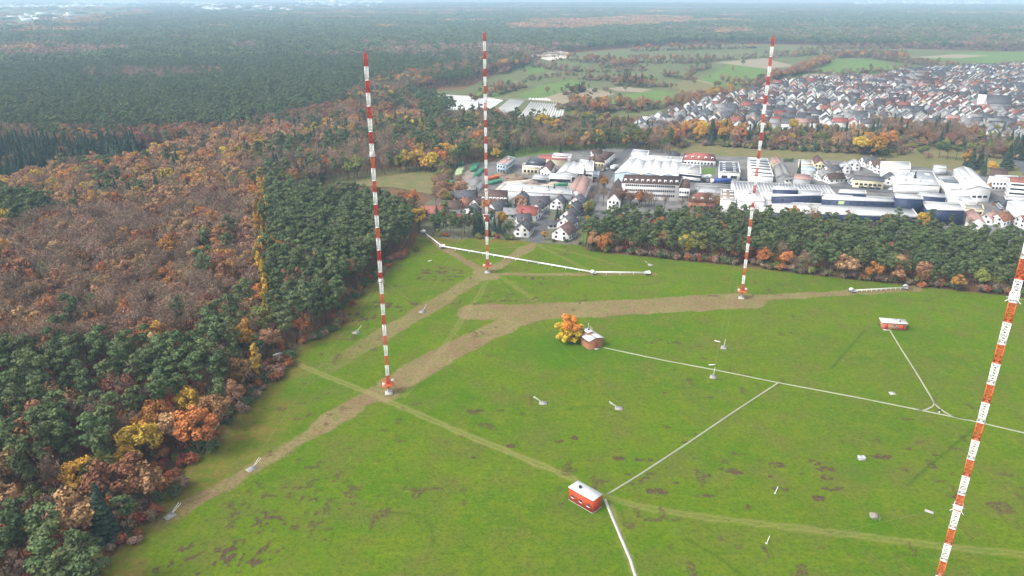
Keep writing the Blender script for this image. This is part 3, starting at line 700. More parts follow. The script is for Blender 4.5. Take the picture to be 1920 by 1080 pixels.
def inset(q, d):
    a = sum(q[i][0] * q[(i + 1) % 4][1] - q[(i + 1) % 4][0] * q[i][1] for i in range(4)); s = 1 if a > 0 else -1; out = []
    for i in range(4):
        p, c, n = Vector(q[i - 1]), Vector(q[i]), Vector(q[(i + 1) % 4]); e1 = (c - p).normalized(); e2 = (n - c).normalized()
        n1 = Vector((-e1.y, e1.x)) * s; n2 = Vector((-e2.y, e2.x)) * s; b_ = (n1 + n2).normalized(); out.append(tuple(c + b_ * (d / max(.3, b_.dot(n1)))))
    return out
def bld(name, label, px, H, kind='flat', wall='white', roof='whiteroof', cat="building", rise=None, along=0, win=(), z0=-.3, group=None, skylights=None, over=1.02, extras=None):
    q = [P(a, b_, H) for a, b_ in px]
    cx = sum(p[0] for p in q) / 4; cy = sum(p[1] for p in q) / 4
    q = [(p[0] - cx, p[1] - cy) for p in q]
    root = empty(name, (cx, cy, 0), 0, label, cat, group)
    L_ = lambda a, b_, f: (a[0] + (b_[0] - a[0]) * f, a[1] + (b_[1] - a[1]) * f)
    o_ = [(p[0] * over, p[1] * over) for p in q]
    if kind == 'flat':
        MB().prism(q, z0, H - .1).build("wall", M[wall], root)
        mb = MB(); mb.prism(o_, H - .1, H + .12)
        rf = mb.build("roof", M[roof], root)
        mb = MB(); inn = inset(o_, .45)
        for i in range(4):                                    # parapet upstand
            a, b_ = o_[i], o_[(i + 1) % 4]; a2, b2 = inn[i], inn[(i + 1) % 4]
            mb.prism([a, L_(a, b_, .999), L_(a2, b2, .999), a2], H + .12, H + .42)
        mb.build("parapet", M[roof if wall == "navy" else wall], root)
    else:
        if along == 0: e0, e1 = L_(q[0], q[3], .5), L_(q[1], q[2], .5); f0, f1 = L_(o_[0], o_[3], .5), L_(o_[1], o_[2], .5); lo = [(0, 1), (2, 3)]
        else: e0, e1 = L_(q[0], q[1], .5), L_(q[3], q[2], .5); f0, f1 = L_(o_[0], o_[1], .5), L_(o_[3], o_[2], .5); lo = [(3, 0), (1, 2)]
        width = math.hypot(q[0][0] - q[3][0], q[0][1] - q[3][1]) if along == 0 else math.hypot(q[0][0] - q[1][0], q[0][1] - q[1][1])
        rs = rise if rise is not None else min(width * .36, 3.4)
        if kind == 'hip':
            length = math.hypot(f1[0] - f0[0], f1[1] - f0[1]); k = min(.45, width * .5 / length); f0, f1 = L_(f0, f1, k), L_(f1, f0, k)
            MB().prism(q, z0, H).build("wall", M[wall], root)
            V = [(p[0], p[1], H) for p in o_] + [(*f0, H + rs), (*f1, H + rs)]
            F = [(0, 1, 5, 4), (1, 2, 5), (2, 3, 4, 5), (3, 0, 4), (3, 2, 1, 0)] if along == 0 else [(0, 1, 4), (1, 2, 5, 4), (2, 3, 5), (3, 0, 4, 5), (3, 2, 1, 0)]
            rf = MB().add(V, F).build("roof", M[roof], root)
        else:
            V = [(p[0], p[1], z0) for p in q] + [(p[0], p[1], H) for p in q] + [(*e0, H + rs), (*e1, H + rs)]
            if along == 0: F = [(0, 1, 5, 4), (2, 3, 7, 6), (1, 2, 6, 9, 5), (3, 0, 4, 8, 7)]
            else: F = [(1, 2, 6, 5), (3, 0, 4, 7), (0, 1, 5, 8, 4), (2, 3, 7, 9, 6)]
            MB().add(V, F).build("wall", M[wall], root)
            mb = MB()
            for (i, j) in lo:
                s0, s1 = (f0, f1)
                qa, qb = o_[i], o_[j]
                # order so that the ridge ends match the eave ends
                if math.hypot(qa[0] - s0[0], qa[1] - s0[1]) > math.hypot(qa[0] - s1[0], qa[1] - s1[1]): s0, s1 = s1, s0
                slab(mb, [(*qa, H - .06), (*qb, H - .06), (*s1, H + rs), (*s0, H + rs)] if True else None, .22)
            rf = mb.build("roof", M[roof], root)
    for wn in win: facade(root, q, *wn[:5], **(wn[5] if len(wn) > 5 else {}))
    if skylights:
        nx, ny, sx, sy, mk = skylights
        for i in range(nx):
            for j in range(ny):
                u, v_ = (i + .5) / nx, (j + .5) / ny; p = L_(L_(q[0], q[1], u), L_(q[3], q[2], u), v_)
                zz = H + .1
                if kind == 'gable':
                    d = abs((v_ if along == 0 else u) - .5) * 2; zz = H + (rs) * (1 - d) + .05
                an = math.atan2(q[1][1] - q[0][1], q[1][0] - q[0][0])
                put("skylight", mk if mk else unit_sky, rf, (*p, zz), an, sx, sy, .3)
    if extras: extras(root, rf, q, H, L_)
    return root, q
dark_sky = MB().box(-.5, .5, -.5, .5, 0, 1).mesh("roof_strip", M['r_solar'])
grey_sky = MB().box(-.5, .5, -.5, .5, 0, 1).mesh("roof_strip", M['lightgrey'])
def vents(n, seed):
    def f(root, rf, q, H, L_):
        rr = random.Random(seed)
        for k in range(n):
            p = L_(L_(q[0], q[1], rr.uniform(.1, .9)), L_(q[3], q[2], rr.uniform(.1, .9)), rr.uniform(.15, .85))
            mb = MB(); s = rr.uniform(.5, 1.4); mb.box(-s, s, -s * .7, s * .7, 0, rr.uniform(.6, 1.3)); mb.bar((0, 0, .6), (0, 0, 1.7), .25, 8)
            o = mb.build("roof_vent", M['lightgrey'], root); o.location = (*p, H + .1)
    return f
# --- recycling yard side
bld("office_block", "pale blue flat roofed office block beside the container yard", [(931.5,307),(948,309.5),(966.5,296),(950.5,293.5)], 6.5, 'flat', 'bluewhite', 'r_pink', win=[(0,2,3,2.0,4.8),(1,2,7,2.0,4.8,dict(w=2.4))], extras=vents(1, 1))
bld("storage_shed", "grey roofed storage shed in front of the round container yard", [(866,347),(886,354),(904,339),(884,333)], 4.0, 'gable', 'white', 'r_grey', along=1, rise=2.0)
def dormers(n):
    def f(root, rf, q, H, L_):
        an = math.atan2(q[1][1] - q[0][1], q[1][0] - q[0][0])
        for k in range(n):
            p = L_(L_(q[0], q[1], (k + .5) / n), L_(q[3], q[2], (k + .5) / n), .16)
            mb = MB(); mb.box(-.8, .8, -1.0, 1.2, 0, 1.5); o = mb.build("dormer", M['white'], rf); o.location = (*p, H + .4); o.rotation_euler = (0, 0, an)
            put("window", unit_win, o, (0, -1.0, .85), 0, 1.0, .1, .9)
    return f
bld("apartment_house", "long white house with a brown roof and a row of dormers behind the far mast", [(903,377),(951,379),(952,366),(905,364.5)], 5.5, 'gable', 'white', 'r_brown', rise=5.0, win=[(0,2,9,1.6,4.2,dict(w=1.1))], extras=dormers(7))
bld("warehouse", "long white flat roofed warehouse behind the small house estate", [(937,357),(1072,366),(1069,352),(949,345)], 6.5, 'flat', 'lightgrey', 'whiteroof', extras=vents(3, 2))
bld("workshop_hall", "hall with a faded pink gabled roof beside the straight access road", [(1062,363),(1096,365),(1108,337),(1079,334)], 5.0, 'gable', 'white', 'r_pink', along=1, rise=2.6, win=[(0,1,4,2.2,2.2,dict(w=2.0))])
bld("villa", "white house with a dark solar roof and cream annex left of the access road", [(984,309),(1022,311),(1024,298),(994,297)], 5.5, 'hip', 'white', 'r_solar', win=[(0,2,5,1.5,4.0)])
bld("annex", "cream flat roofed annex in front of the house with the dark solar roof", [(979,314),(1010,316),(1012,308),(981,306.5)], 4.5, 'flat', 'cream', 'lightgrey', win=[(0,1,4,2.2,2.2,dict(w=1.8,h=2))])
bld("brown_house", "brown roofed gabled house beside the cream annex", [(1013,319),(1033,322),(1041,309),(1023,306.5)], 4.5, 'gable', 'white', 'r_brown', along=1, win=[(0,1,3,2.0,2.0)])
bld("low_hall", "low hall with salmon red flat roof before the far green strip", [(1007,297),(1063,301),(1065,293),(1022,289.5)], 4.2, 'gable', 'cream', 'r_red', rise=1.2)
bld("white_hall", "white roofed hall just behind the salmon red one", [(1035,295),(1068,297),(1072,290),(1038,287.5)], 5.2, 'flat', 'white', 'whiteroof')
bld("grey_shed", "pale grey gabled shed left of the tall white hall by the road", [(1043,325),(1083,328),(1091,309),(1060,306)], 5.5, 'gable', 'lightgrey', 'lightgrey', along=1, rise=2.0, win=[(0,1,3,2.2,2.2,dict(w=3,h=2.8))])
bld("tall_hall", "tall white box hall at the edge of the access road", [(1079,319),(1112,322),(1114,303),(1088,300)], 7.5, 'flat', 'white', 'whiteroof', extras=vents(2, 3), win=[(0,1,5,4.8,4.8,dict(w=2))])
bld("row_garage", "long low white garage row behind the sandy yard", [(1029,332),(1072,334),(1073,328),(1031,326)], 3.6, 'flat', 'white', 'whiteroof', win=[(0,1,7,1.5,1.5,dict(w=2.4,h=2.2))])
bld("row_garage", "second low white garage row left of the blue and white shed", [(998,333),(1026,335),(1027,329),(1000,327)], 3.6, 'flat', 'greywall', 'lightgrey', win=[(0,1,5,1.5,1.5,dict(w=2.4,h=2.2))])
bld("blue_shed", "long shed with pale sheet roof beside the access road", [(1085,326),(1122,329),(1124,322),(1088,319)], 4.2, 'flat', 'bluewhite', 'lightgrey', win=[(0,1,6,2,2,dict(w=2.5,h=2))])
bld("brown_villa", "brown hipped villa at the green strip left of the road", [(1117,297),(1136,301),(1153,287),(1134,283)], 5, 'hip', 'white', 'r_brown', win=[(0,2,4,1.3,3.6),(1,2,5,1.3,3.6)])
bld("brown_villa", "brown hipped house in front of the larger brown villa", [(1103,302),(1134,305),(1133,296),(1106,294)], 4.5, 'hip', 'cream', 'r_brown', win=[(0,1,5,2.4,2.4)])
# --- middle halls
bld("long_hall", "long low white hall behind the three curved white halls", [(1180,299),(1277,305),(1279,295),(1185,291)], 5.0, 'flat', 'white', 'whiteroof', extras=vents(4, 4))
bld("grey_hall", "grey roofed hall at the back beside the road bend", [(1183,290),(1214,292.5),(1217,283),(1187,281)], 5.0, 'flat', 'white', 'lightgrey')
for i, (q_, lb) in enumerate((([(1153,324),(1200,327),(1212,302),(1178,299)], "left of three white halls with low curved roofs"), ([(1200.5,327),(1237,329.5),(1243,304),(1212.5,302)], "middle of three white halls with low curved roofs"), ([(1237.5,329.5),(1272,332),(1277,306),(1243.5,304)], "right of three white halls with low curved roofs"))):
    bld("arched_hall", lb, q_, 6.5, 'gable', 'bluewhite', 'whiteroof', along=1, rise=1.5, group="white halls side by side", win=[(0,1,2 if i else 1,2.4,2.4,dict(w=3.2,h=4.2))])
bld("office_block", "white two storey office with dark window bands beside the curved halls", [(1266,322),(1314,327),(1313,310),(1276,307)], 7.2, 'flat', 'white', 'greywall', win=[(0,2,2,2.0,5.4,dict(w=11,h=1.5))], extras=vents(3, 5))
bld("dark_house", "small dark hipped house behind the long low white hall", [(1253,294),(1275,296),(1276,288),(1256,286)], 4, 'hip', 'white', 'r_dark')
bld("red_mansion", "wide house with bright red hipped roof and white dormers", [(1279,299),(1342,302),(1340,290),(1284,287)], 4.5, 'hip', 'white', 'r_red', win=[(0,1,9,2.4,2.4)], extras=dormers(5))
bld("solar_hall", "white hall with a dark solar roof and rows of skylights", [(1348,322),(1388,324),(1384,304.5),(1348.5,303.5)], 5.5, 'flat', 'white', 'r_solar', skylights=(2, 5, 2.0, 1.4, None), win=[(0,1,2,2.2,2.2,dict(w=4,h=2))])
# school
bld("long_office", "long three storey white office with brown roof behind the pines", [(1166,343),(1273,347),(1281,334),(1177,331)], 9.8, 'gable', 'white', 'r_brown', rise=3.2, cat="office building", win=[(0,3,24,2.6,8.6,dict(w=1.0,h=1.3))], extras=dormers(10), over=1.015)
bld("side_wing", "brown roofed end wing at the right of the long white office", [(1273,352),(1294,353),(1293,337),(1282,336)], 8.0, 'hip', 'white', 'r_brown', win=[(0,2,4,2.2,5.2,dict(w=1.2))])
bld("corner_house", "white corner house with red brown roof at the left of the long office", [(1139,374),(1163,377),(1168,347),(1150,345)], 6.0, 'gable', 'white', 'r_brown', along=1, rise=4.0, win=[(0,2,3,1.8,4.6),(1,2,6,1.8,4.6)])
bld("red_hip_house", "house with red brown hipped roof behind the pine belt", [(1291,378),(1341,381),(1336,364),(1299,362)], 5.0, 'hip', 'brick', 'r_red', extras=dormers(3), win=[(0,1,7,2.2,2.2)])
bld("grey_block", "white block with brownish roof and six skylights behind the pine belt", [(1351,373),(1380,375.5),(1377,357),(1353,355.5)], 8.5, 'flat', 'white', 'gravelred', skylights=(2, 3, 2.2, 2.0, None))
bld("bar_shed", "long shed of grey and white bays left of the ribbed roof", [(1308,361),(1351,364),(1350,354),(1311,352)], 4.0, 'flat', 'greywall', 'lightgrey', win=[(0,1,10,2,2,dict(w=1.6,h=2))])
bld("gallery_shed", "narrow grey flat shed along the parking yard", [(1303,349.5),(1371,353),(1371,347),(1305,344)], 3.5, 'flat', 'greywall', 'r_grey')
# --- big plant
bld("striped_hall", "white hall crossed by dark roof light strips behind the ribbed roof", [(1404,327),(1450,331),(1439,298),(1402,296.5)], 6.5, 'flat', 'white', 'whiteroof', extras=lambda root, rf, q, H, L_: [put("roof_light", dark_sky, rf, (*L_(L_(q[0], q[1], .55), L_(q[3], q[2], .55), v_), H + .1), math.atan2(q[1][1] - q[0][1], q[1][0] - q[0][0]), 13, 2.0, .5) for v_ in (.12, .34, .5, .66, .82)])
bld("tilted_shed", "reddish gabled shed at the green edge beside the striped hall", [(1449,308),(1468,309),(1460,297),(1444,296)], 4, 'gable', 'cream', 'r_pink', along=1, rise=1.8)
bld("narrow_hall", "grey gabled hall standing lengthwise behind the ribbed roof", [(1456,332),(1483,330),(1473,310),(1451,311)], 4.5, 'gable', 'greywall', 'r_grey', along=1, rise=2)
bld("yellow_house", "pale yellow gabled house at the edge of the dry green strip", [(1527,308),(1548,309),(1541,298),(1523,297)], 5, 'gable', 'cream', 'r_brown', along=1, win=[(0,2,3,1.5,4)])
bld("low_row", "low cream garage row beside the pale yellow house", [(1497,308),(1524,309),(1522,301),(1497,300)], 3.2, 'flat', 'cream', 'lightgrey')
bld("blue_roof_shed", "shed with pale blue roof between small yards", [(1497,319),(1529,321),(1525,312),(1498,311)], 4, 'gable', 'white', 'bluewhite', rise=1.2)
bld("orange_roof_shed", "workshop with orange brown low roof before the small yards", [(1488,335),(1520,338),(1517,328),(1493,326)], 4, 'gable', 'lightgrey', 'r_pink', rise=1.6)
def ribs(n):
    def f(root, rf, q, H, L_):
        for k in range(n):
            u = (k + .5) / n; p0 = L_(q[0], q[1], u); p1 = L_(q[3], q[2], u); w_ = math.hypot(q[1][0] - q[0][0], q[1][1] - q[0][1]) / n
            dx, dy = p1[0] - p0[0], p1[1] - p0[1]; l = math.hypot(dx, dy); mx = L_(p0, p1, .5)
            mb = MB(); mb.add([(-w_ * .42, -l * .48, 0), (w_ * .1, -l * .48, 0), (w_ * .1, -l * .48, .9), (-w_ * .42, l * .48, 0), (w_ * .1, l * .48, 0), (w_ * .1, l * .48, .9)], [(0, 1, 2), (3, 5, 4), (0, 2, 5, 3), (1, 4, 5, 2), (0, 3, 4, 1)])
            o = mb.build("saw_tooth", M['lightgrey'] if k % 5 else M['whiteroof'], rf); o.location = (*mx, H + .12); o.rotation_euler = (0, 0, math.atan2(dy, dx) - math.pi / 2)
    return f
bld("ribbed_hall", "huge hall with a ribbed white saw tooth roof above the navy plant", [(1376,359),(1567,366),(1553,349),(1371,340)], 8, 'flat', 'white', 'lightgrey', extras=ribs(32), over=1.004)
bld("bright_hall", "bright white flat hall at the left end of the navy plant", [(1386,377),(1433,378),(1424,357),(1377,358)], 9, 'flat', 'white', 'whiteroof', extras=vents(2, 6))
bld("front_hall", "very long low white roof running along the pines before the navy plant", [(1389,396),(1723,408),(1709,389),(1392,377)], 5.5, 'flat', 'navy', 'whiteroof', over=1.003)
bld("plant_block", "navy block with white roof at the left of the stepped plant", [(1449,368),(1541,366.5),(1541,358),(1448,356)], 9.8, 'flat', 'navy', 'whiteroof', win=[(0,1,3,7.6,7.6,dict(w=1.2,h=1))], extras=vents(2, 7))
bld("plant_block", "long middle navy block with white roof and a pale green panel", [(1541.5,373.5),(1679,379),(1676,371),(1541.5,365)], 8.8, 'flat', 'navy', 'whiteroof', win=[(0,1,9,7.2,7.2,dict(w=1.0,h=.9))], extras=lambda root, rf, q, H, L_: put("green_panel", MB().box(-.5, .5, -.5, .5, -.5, .5).mesh("green_panel", M['lime']), root, (*L_(q[0], q[1], .27), 7.2), math.atan2(q[1][1] - q[0][1], q[1][0] - q[0][0]), 3.2, .3, 2.0), over=1.006)
bld("plant_block", "tall navy block stepping up at the right of the plant", [(1679.5,371),(1731,374),(1727,367),(1677,364)], 11.5, 'flat', 'navy', 'whiteroof')
bld("plant_corner", "navy corner hall with wide white roof at the right end of the plant", [(1739,393),(1809,395),(1800,383),(1728,378)], 8.5, 'flat', 'navy', 'whiteroof', win=[(0,1,1,1.2,1.2,dict(w=7,h=.8,m0=.4))])
bld("roof_house", "navy upper storey with white roof on the ribbed hall", [(1449,355),(1497,356.5),(1496,352.5),(1450,351)], 12.5, 'flat', 'navy', 'whiteroof')
bld("back_block", "navy block behind the plant along the street", [(1573,361),(1624,364),(1623,358),(1574,356)], 10.5, 'flat', 'navy', 'whiteroof')
bld("back_block", "navy block behind the right corner hall", [(1721,367),(1774,371),(1772,365),(1721,361)], 10.5, 'flat', 'navy', 'lightgrey')
bld("plain_hall", "plain white flat hall behind the right corner of the plant", [(1777,379),(1832,381),(1819,368),(1773,367)], 8, 'flat', 'white', 'whiteroof', extras=vents(2, 8))
bld("cream_office", "cream two storey office right of the navy corner hall", [(1810,391),(1845,393),(1842,384),(1808,382)], 7, 'flat', 'cream', 'r_grey', win=[(0,2,5,2.0,5.0)])
# --- right group
bld("tall_white_hall", "tall white hall behind the green strip in the right industrial area", [(1655,316),(1707,318),(1706,304.5),(1651,303.5)], 8, 'flat', 'white', 'whiteroof')
bld("wide_hall", "wide pale grey roofed hall in front of the tall white one", [(1678,344),(1763,348),(1748,322),(1672,319)], 6.0, 'flat', 'white', 'lightgrey', extras=vents(5, 9), skylights=(3, 2, 3, 6, None))
bld("solar_white_hall", "big white hall with grey panels on its slanting roof", [(1811,354),(1859,354),(1822,317),(1788,318)], 8.0, 'gable', 'white', 'whiteroof', along=1, rise=2.0, win=[(0,1,4,3,3,dict(w=2.4))], extras=lambda root, rf, q, H, L_: put("panel_field", grey_sky, root, (*L_(L_(q[0], q[1], .3), L_(q[3], q[2], .3), .62), H + 1.15), math.atan2(q[3][1] - q[0][1], q[3][0] - q[0][0]) - math.pi / 2, 4.5, 26, .35))
bld("lean_hall", "lower hall with dark panels left of the big slanting white hall", [(1781,355),(1812,353),(1790,332),(1758,333)], 5.5, 'flat', 'white', 'lightgrey', extras=lambda root, rf, q, H, L_: put("panel_field", dark_sky, root, (*L_(L_(q[0], q[1], .5), L_(q[3], q[2], .5), .62), H + .2), math.atan2(q[3][1] - q[0][1], q[3][0] - q[0][0]) - math.pi / 2, 9, 9, .3))
bld("small_white_hall", "small white hall alone at the back edge of the green strip", [(1751,315),(1775,316.5),(1773,311),(1750,310)], 4.5, 'flat', 'lightgrey', 'whiteroof')
bld("long_white_house", "long white two storey building behind the red roofed block", [(1852,339),(1912,341),(1908,331),(1866,329)], 6.5, 'flat', 'white', 'whiteroof', win=[(0,2,8,2,4.8)])
bld("red_roof_block", "white four storey block with red roof at the right edge", [(1894,341),(1945,345),(1950,334),(1890,333)], 11.5, 'gable', 'white', 'r_red', rise=1.6, win=[(0,4,8,1.8,10,dict(w=1.6,h=1.1)),(3,4,3,1.8,10)])
bld("dark_roof_hall", "brown roofed barn beside the town road at right", [(1855,329),(1889,331),(1888,322),(1858,320)], 4, 'gable', 'white', 'r_brown')
bld("orange_hall", "orange walled hall with dark roof beside the street", [(1600,337),(1658,341),(1656,334),(1602,331)], 5, 'gable', 'cream', 'r_dark', rise=2.0, win=[(0,1,6,2.4,2.4,dict(w=2))])
bld("edge_hall", "large white hall at the right edge beyond the parked cars", [(1889,379),(1935,412),(1990,400),(1925,374)], 7, 'flat', 'white', 'whiteroof')
bld("edge_hall", "dark fronted flat hall behind the large white one at right", [(1886,374),(1960,378),(1960,370),(1888,368)], 5.5, 'flat', 'navy', 'lightgrey')
bld("cable_hall", "grey and white hall with a red gable at lower right", [(1818,416),(1848,419),(1835,400),(1808,398)], 5, 'gable', 'white', 'r_pink', along=1, rise=2.2)
bld("white_depot", "bright white flat depot among trees left of the far settlement", [(1203,226),(1240,229),(1242,221),(1205,219)], 4, 'flat', 'white', 'whiteroof')
bld("greenhouse", "grey glass roofed greenhouse at the front edge of the town", [(1582,227),(1612,229),(1612,216),(1585,214)], 4, 'gable', 'lightgrey', 'lightgrey', rise=1.5)

# ---------------------------------------------------------------- gabled houses
WIN_CACHE = {}
def gable_house(name, label, x, y, rz, w, d, he, hr, wall, roof, group=None, windows=True, chimney=True, cat="house", porch=True):
    """ridge along local x; gable ends at x=+-w/2"""
    root = empty(name, (x, y, 0), rz, label, cat, group)
    key = (w, d, he, hr, wall, roof)
    if key not in WIN_CACHE:
        a, c_ = w / 2, d / 2
        V = [(-a, -c_, -.4), (a, -c_, -.4), (a, c_, -.4), (-a, c_, -.4), (-a, -c_, he), (a, -c_, he), (a, c_, he), (-a, c_, he), (-a, 0, he + hr), (a, 0, he + hr)]
        wm = MB().add(V, [(0, 1, 5, 4), (2, 3, 7, 6), (1, 2, 6, 9, 5), (3, 0, 4, 8, 7)]).mesh("wall", M[wall])
        mb = MB(); ov = .5; k = hr / c_
        slab(mb, [(-a - ov, -c_ - ov, he - ov * k), (a + ov, -c_ - ov, he - ov * k), (a + ov, 0, he + hr), (-a - ov, 0, he + hr)], .2)
        slab(mb, [(a + ov, c_ + ov, he - ov * k), (-a - ov, c_ + ov, he - ov * k), (-a - ov, .0, he + hr + .003), (a + ov, .0, he + hr + .003)], .2)
        rm = mb.mesh("roof", M[roof])
        ch = MB().box(-.35, .35, -.3, .3, he + hr * .4, he + hr + .9).mesh("chimney", M['brick'])
        WIN_CACHE[key] = (wm, rm, ch)
    wm, rm, ch = WIN_CACHE[key]
    link("wall", wm, root); rf = link("roof", rm, root)
    if chimney: o = link("chimney", ch, rf); o.location = (w * .22, d * .08, 0)
    if windows:
        for s in (-1, 1):
            for yy, zz in ((-d * .25, 1.5), (d * .25, 1.5), (-d * .22, he * .5 + 2.0), (d * .22, he * .5 + 2.0)) if he > 3.4 else ((-d * .25, 1.5), (d * .25, 1.5), (0, he + hr * .35)):
                put("window", unit_win, root, (s * w / 2, yy, zz), 0, .12, 1.3, 1.25)
            for xx in (-w * .3, 0, w * .3): put("window", unit_win, root, (xx, s * d / 2, 1.5), 0, 1.4, .12, 1.25)
        put("door", unit_door, root, (w * .12, -d / 2, -.1), 0, 1.1, .16, 2.1)
        put("roof_window", unit_win, rf, (-w * .2, -d * .26, he + hr * .5 + .12), 0, 1.0, 1.0, .18)
    return root
def deg(a): return math.radians(a)
NEAR = [ # px base centre, angle of ridge, w, d, eave, rise, wall, roof, label
 ((982,439),75,12,9.5,4.2,4.2,'white','r_dark',"white house with dark roof nearest the meadow left of the cul de sac"),
 ((981,424),15,9,8,4.5,3.6,'white','r_dark',"white house with dark roof second from the meadow left of the cul de sac"),
 ((991,409),-28,14,8.5,4.2,4.0,'white','r_red',"white house with long red roof left of the cul de sac"),
 ((1008,400),70,9,8,4.5,3.4,'white','r_dark',"white house with grey roof at the top left of the cul de sac"),
 ((1058,445),62,12.5,11,4.0,4.6,'white','r_brown',"large white gabled house with brown roof at the meadow corner"),
 ((1064,428),62,10,10,4.5,4.4,'white','r_dark',"second gabled house of the stepped row behind the meadow corner"),
 ((1068,415),62,10,9.5,4.5,4.2,'white','r_dark',"third gabled house of the stepped row behind the meadow corner"),
 ((1077,402),62,9,9.5,4.5,4.2,'greywall','r_dark',"fourth gabled house of the stepped row with dark grey roof"),
 ((1083,389),62,10,9.5,4.5,4.2,'white','r_dark',"last gabled house of the stepped row beside the access road"),
 ((1047,389),70,10,9,4.2,4.2,'white','r_dark',"white house with snow white gable before the warehouse"),
 ((1012,387),5,13,9,2.8,4.4,'white','r_dark',"low house with broad dark hipped looking roof behind the cul de sac"),
 ((977,386),68,11,9.5,5.2,4.2,'white','r_dark',"tall white gabled house with dark roof left of the warehouse front"),
 ((996,386),-10,7,6,3,2.6,'white','r_dark',"small dark roofed garage house beside the tall white gable"),
 ((931,404),55,12,9,5.2,4.4,'white','r_dark',"white house with dark roof and balcony just right of the far mast"),
 ((884,406),58,9,9,4.4,3.8,'white','r_dark',"small white gabled house with blue black roof in the gardens"),
 ((897,393),60,11,8,5.0,3.6,'white','r_brown',"white house with steep red brown roof left of the far mast"),
 ((866,394),58,12,10,3.8,3.8,'cream','r_red',"cream gabled house with orange red roof in the gardens"),
 ((843,399),-8,16,9,4.5,4.2,'white','r_brown',"white house with long brown roof near the left pines"),
 ((815,405),4,17,11,3.4,3.6,'cream','r_red',"low house with wide bright red roof at the left end of the estate"),
 ((847,379),15,11,8,4.5,3.4,'white','r_dark',"dark roofed house under the trees at the back of the estate"),
 ((873,379),6,15,9,4.6,4.0,'greywall','r_dark',"long house with anthracite roof behind the gardens"),
 ((962,407),-5,12,9,3.2,3.0,'greywall','r_grey',"house with weathered grey brown roof among dark conifers"),
 ((871,418),-3,14,7,3.0,2.6,'brick','r_red',"low reddish house behind the front pines"),
 ((919,407),-15,8,8,4,3,'white','r_brown',"brown roofed house hidden behind the far mast"),
 ((1040,426),3,9,6,2.6,1.8,'greywall','r_dark',"low dark garage row right of the cul de sac"),
 ((885,371),50,10,9,4,3.2,'white','r_grey',"grey roofed house at the gate of the container yard"),
 ((1038,377),0,9,6,3,2.4,'cream','r_brown',"low brown garden house before the warehouse"),
 # houses of the small industrial yards
 ((1558,326),20,12,9,4,3.2,'white','r_dark',"white house with dark roof beside the diagonal lane"),
 ((1545,336),5,13,9,4,3.6,'white','r_grey',"white house with grey roof in the small yards"),
 ((1563,341),10,14,8,3.4,3.4,'white','r_brown',"light brown roofed house before the street junction"),
 ((1540,318),8,11,8,4,3.0,'lightgrey','r_grey',"grey house behind the pale blue shed"),
 ((1582,322),70,13,9,4,3,'white','lightgrey',"white house with pale metal roof at the diagonal lane"),
 ((1600,316),70,14,9,4,3,'white','lightgrey',"white hall house with pale roof behind the orange hall"),
 ((1626,311),12,12,9,4,4,'white','r_dark',"house with blue black roof at the edge of the dry green strip"),
 ((1643,317),10,13,9,4,4,'white','r_brown',"house with dark red brown roof beside the tall white hall"),
 ((1652,324),15,9,8,4,3.5,'white','r_brown',"small house with red brown roof left of the wide pale hall"),
 ((1615,347),6,15,9,3.2,3.6,'white','r_dark',"white bungalow with dark roof before the orange hall"),
 ((1668,344),75,11,9,4.6,3.6,'white','r_dark',"white gabled house with anthracite roof right of the orange hall"),
 ((1420,338),12,9,7,3,2.6,'white','lightgrey',"small white house at the foot of the striped hall"),
 ((1478,341),10,10,7,3,2.4,'white','r_grey',"small white house beside the square lawn"),
 ((1875,420),30,12,9,4,3.6,'white','r_red',"white house with orange roof at lower right behind the pines"),
 ((1925,425),10,12,9,4,3.6,'white','r_red',"white house with orange roof at the lower right picture edge"),
 ((1855,417),30,11,8,3.6,3,'white','r_pink',"white house with faded pink roof at lower right behind the pines"),
 ((1118,293),10,9,8,3.4,3,'white','r_brown',"small white house by the far end of the access road"),
]
for px, an, w_, d_, he, hr, wa, ro, lb in NEAR:
    x, y = P(*px); gable_house("gabled_house", lb, x, y, deg(an), round(w_ * .86, 2), round(d_ * .86, 2), round(he * .88, 2), round(hr * .86, 2), wa, ro)

# ---------------------------------------------------------------- vehicles and containers
def car_meshes(colname, col):
    pm = mat(colname, col, .3, .05, 1, .5)
    b_ = MB(); prof = [(-2.1, .35), (2.1, .35), (2.15, .75), (1.2, .95), (-1.9, .98), (-2.15, .8)]
    V = [(x, -.85, z) for x, z in prof] + [(x, .85, z) for x, z in prof]; n = len(prof)
    b_.add(V, [tuple(range(n)), tuple(range(n, 2 * n))[::-1]] + [(i, n + i, n + (i + 1) % n, (i + 1) % n) for i in range(n)])
    V = [(-1.6, -.72, 1.42), (.2, -.72, 1.42), (.2, .72, 1.42), (-1.6, .72, 1.42), (-1.55, -.68, 1.48), (.1, -.68, 1.48), (.1, .68, 1.48), (-1.55, .68, 1.48)]
    b_.add(V, [(0, 1, 5, 4), (1, 2, 6, 5), (2, 3, 7, 6), (3, 0, 4, 7), (4, 5, 6, 7)])
    g_ = MB(); V = [(-1.95, -.82, .96), (1.15, -.82, .96), (1.15, .82, .96), (-1.95, .82, .96), (-1.6, -.72, 1.42), (.2, -.72, 1.42), (.2, .72, 1.42), (-1.6, .72, 1.42)]
    g_.add(V, [(0, 1, 5, 4), (1, 2, 6, 5), (2, 3, 7, 6), (3, 0, 4, 7)])
    return b_.mesh("body", pm), g_.mesh("glazing", M['glass'])
wheel = MB().bar((0, -.11, 0), (0, .11, 0), .33, 10).mesh("wheel", M['black'])
CARS = {k: car_meshes(k + "_car_paint", c) for k, c in (("white", (.75, .75, .75)), ("silver", (.42, .43, .45)), ("black", (.02, .02, .025)), ("blue", (.03, .07, .2)), ("red", (.4, .03, .03)))}
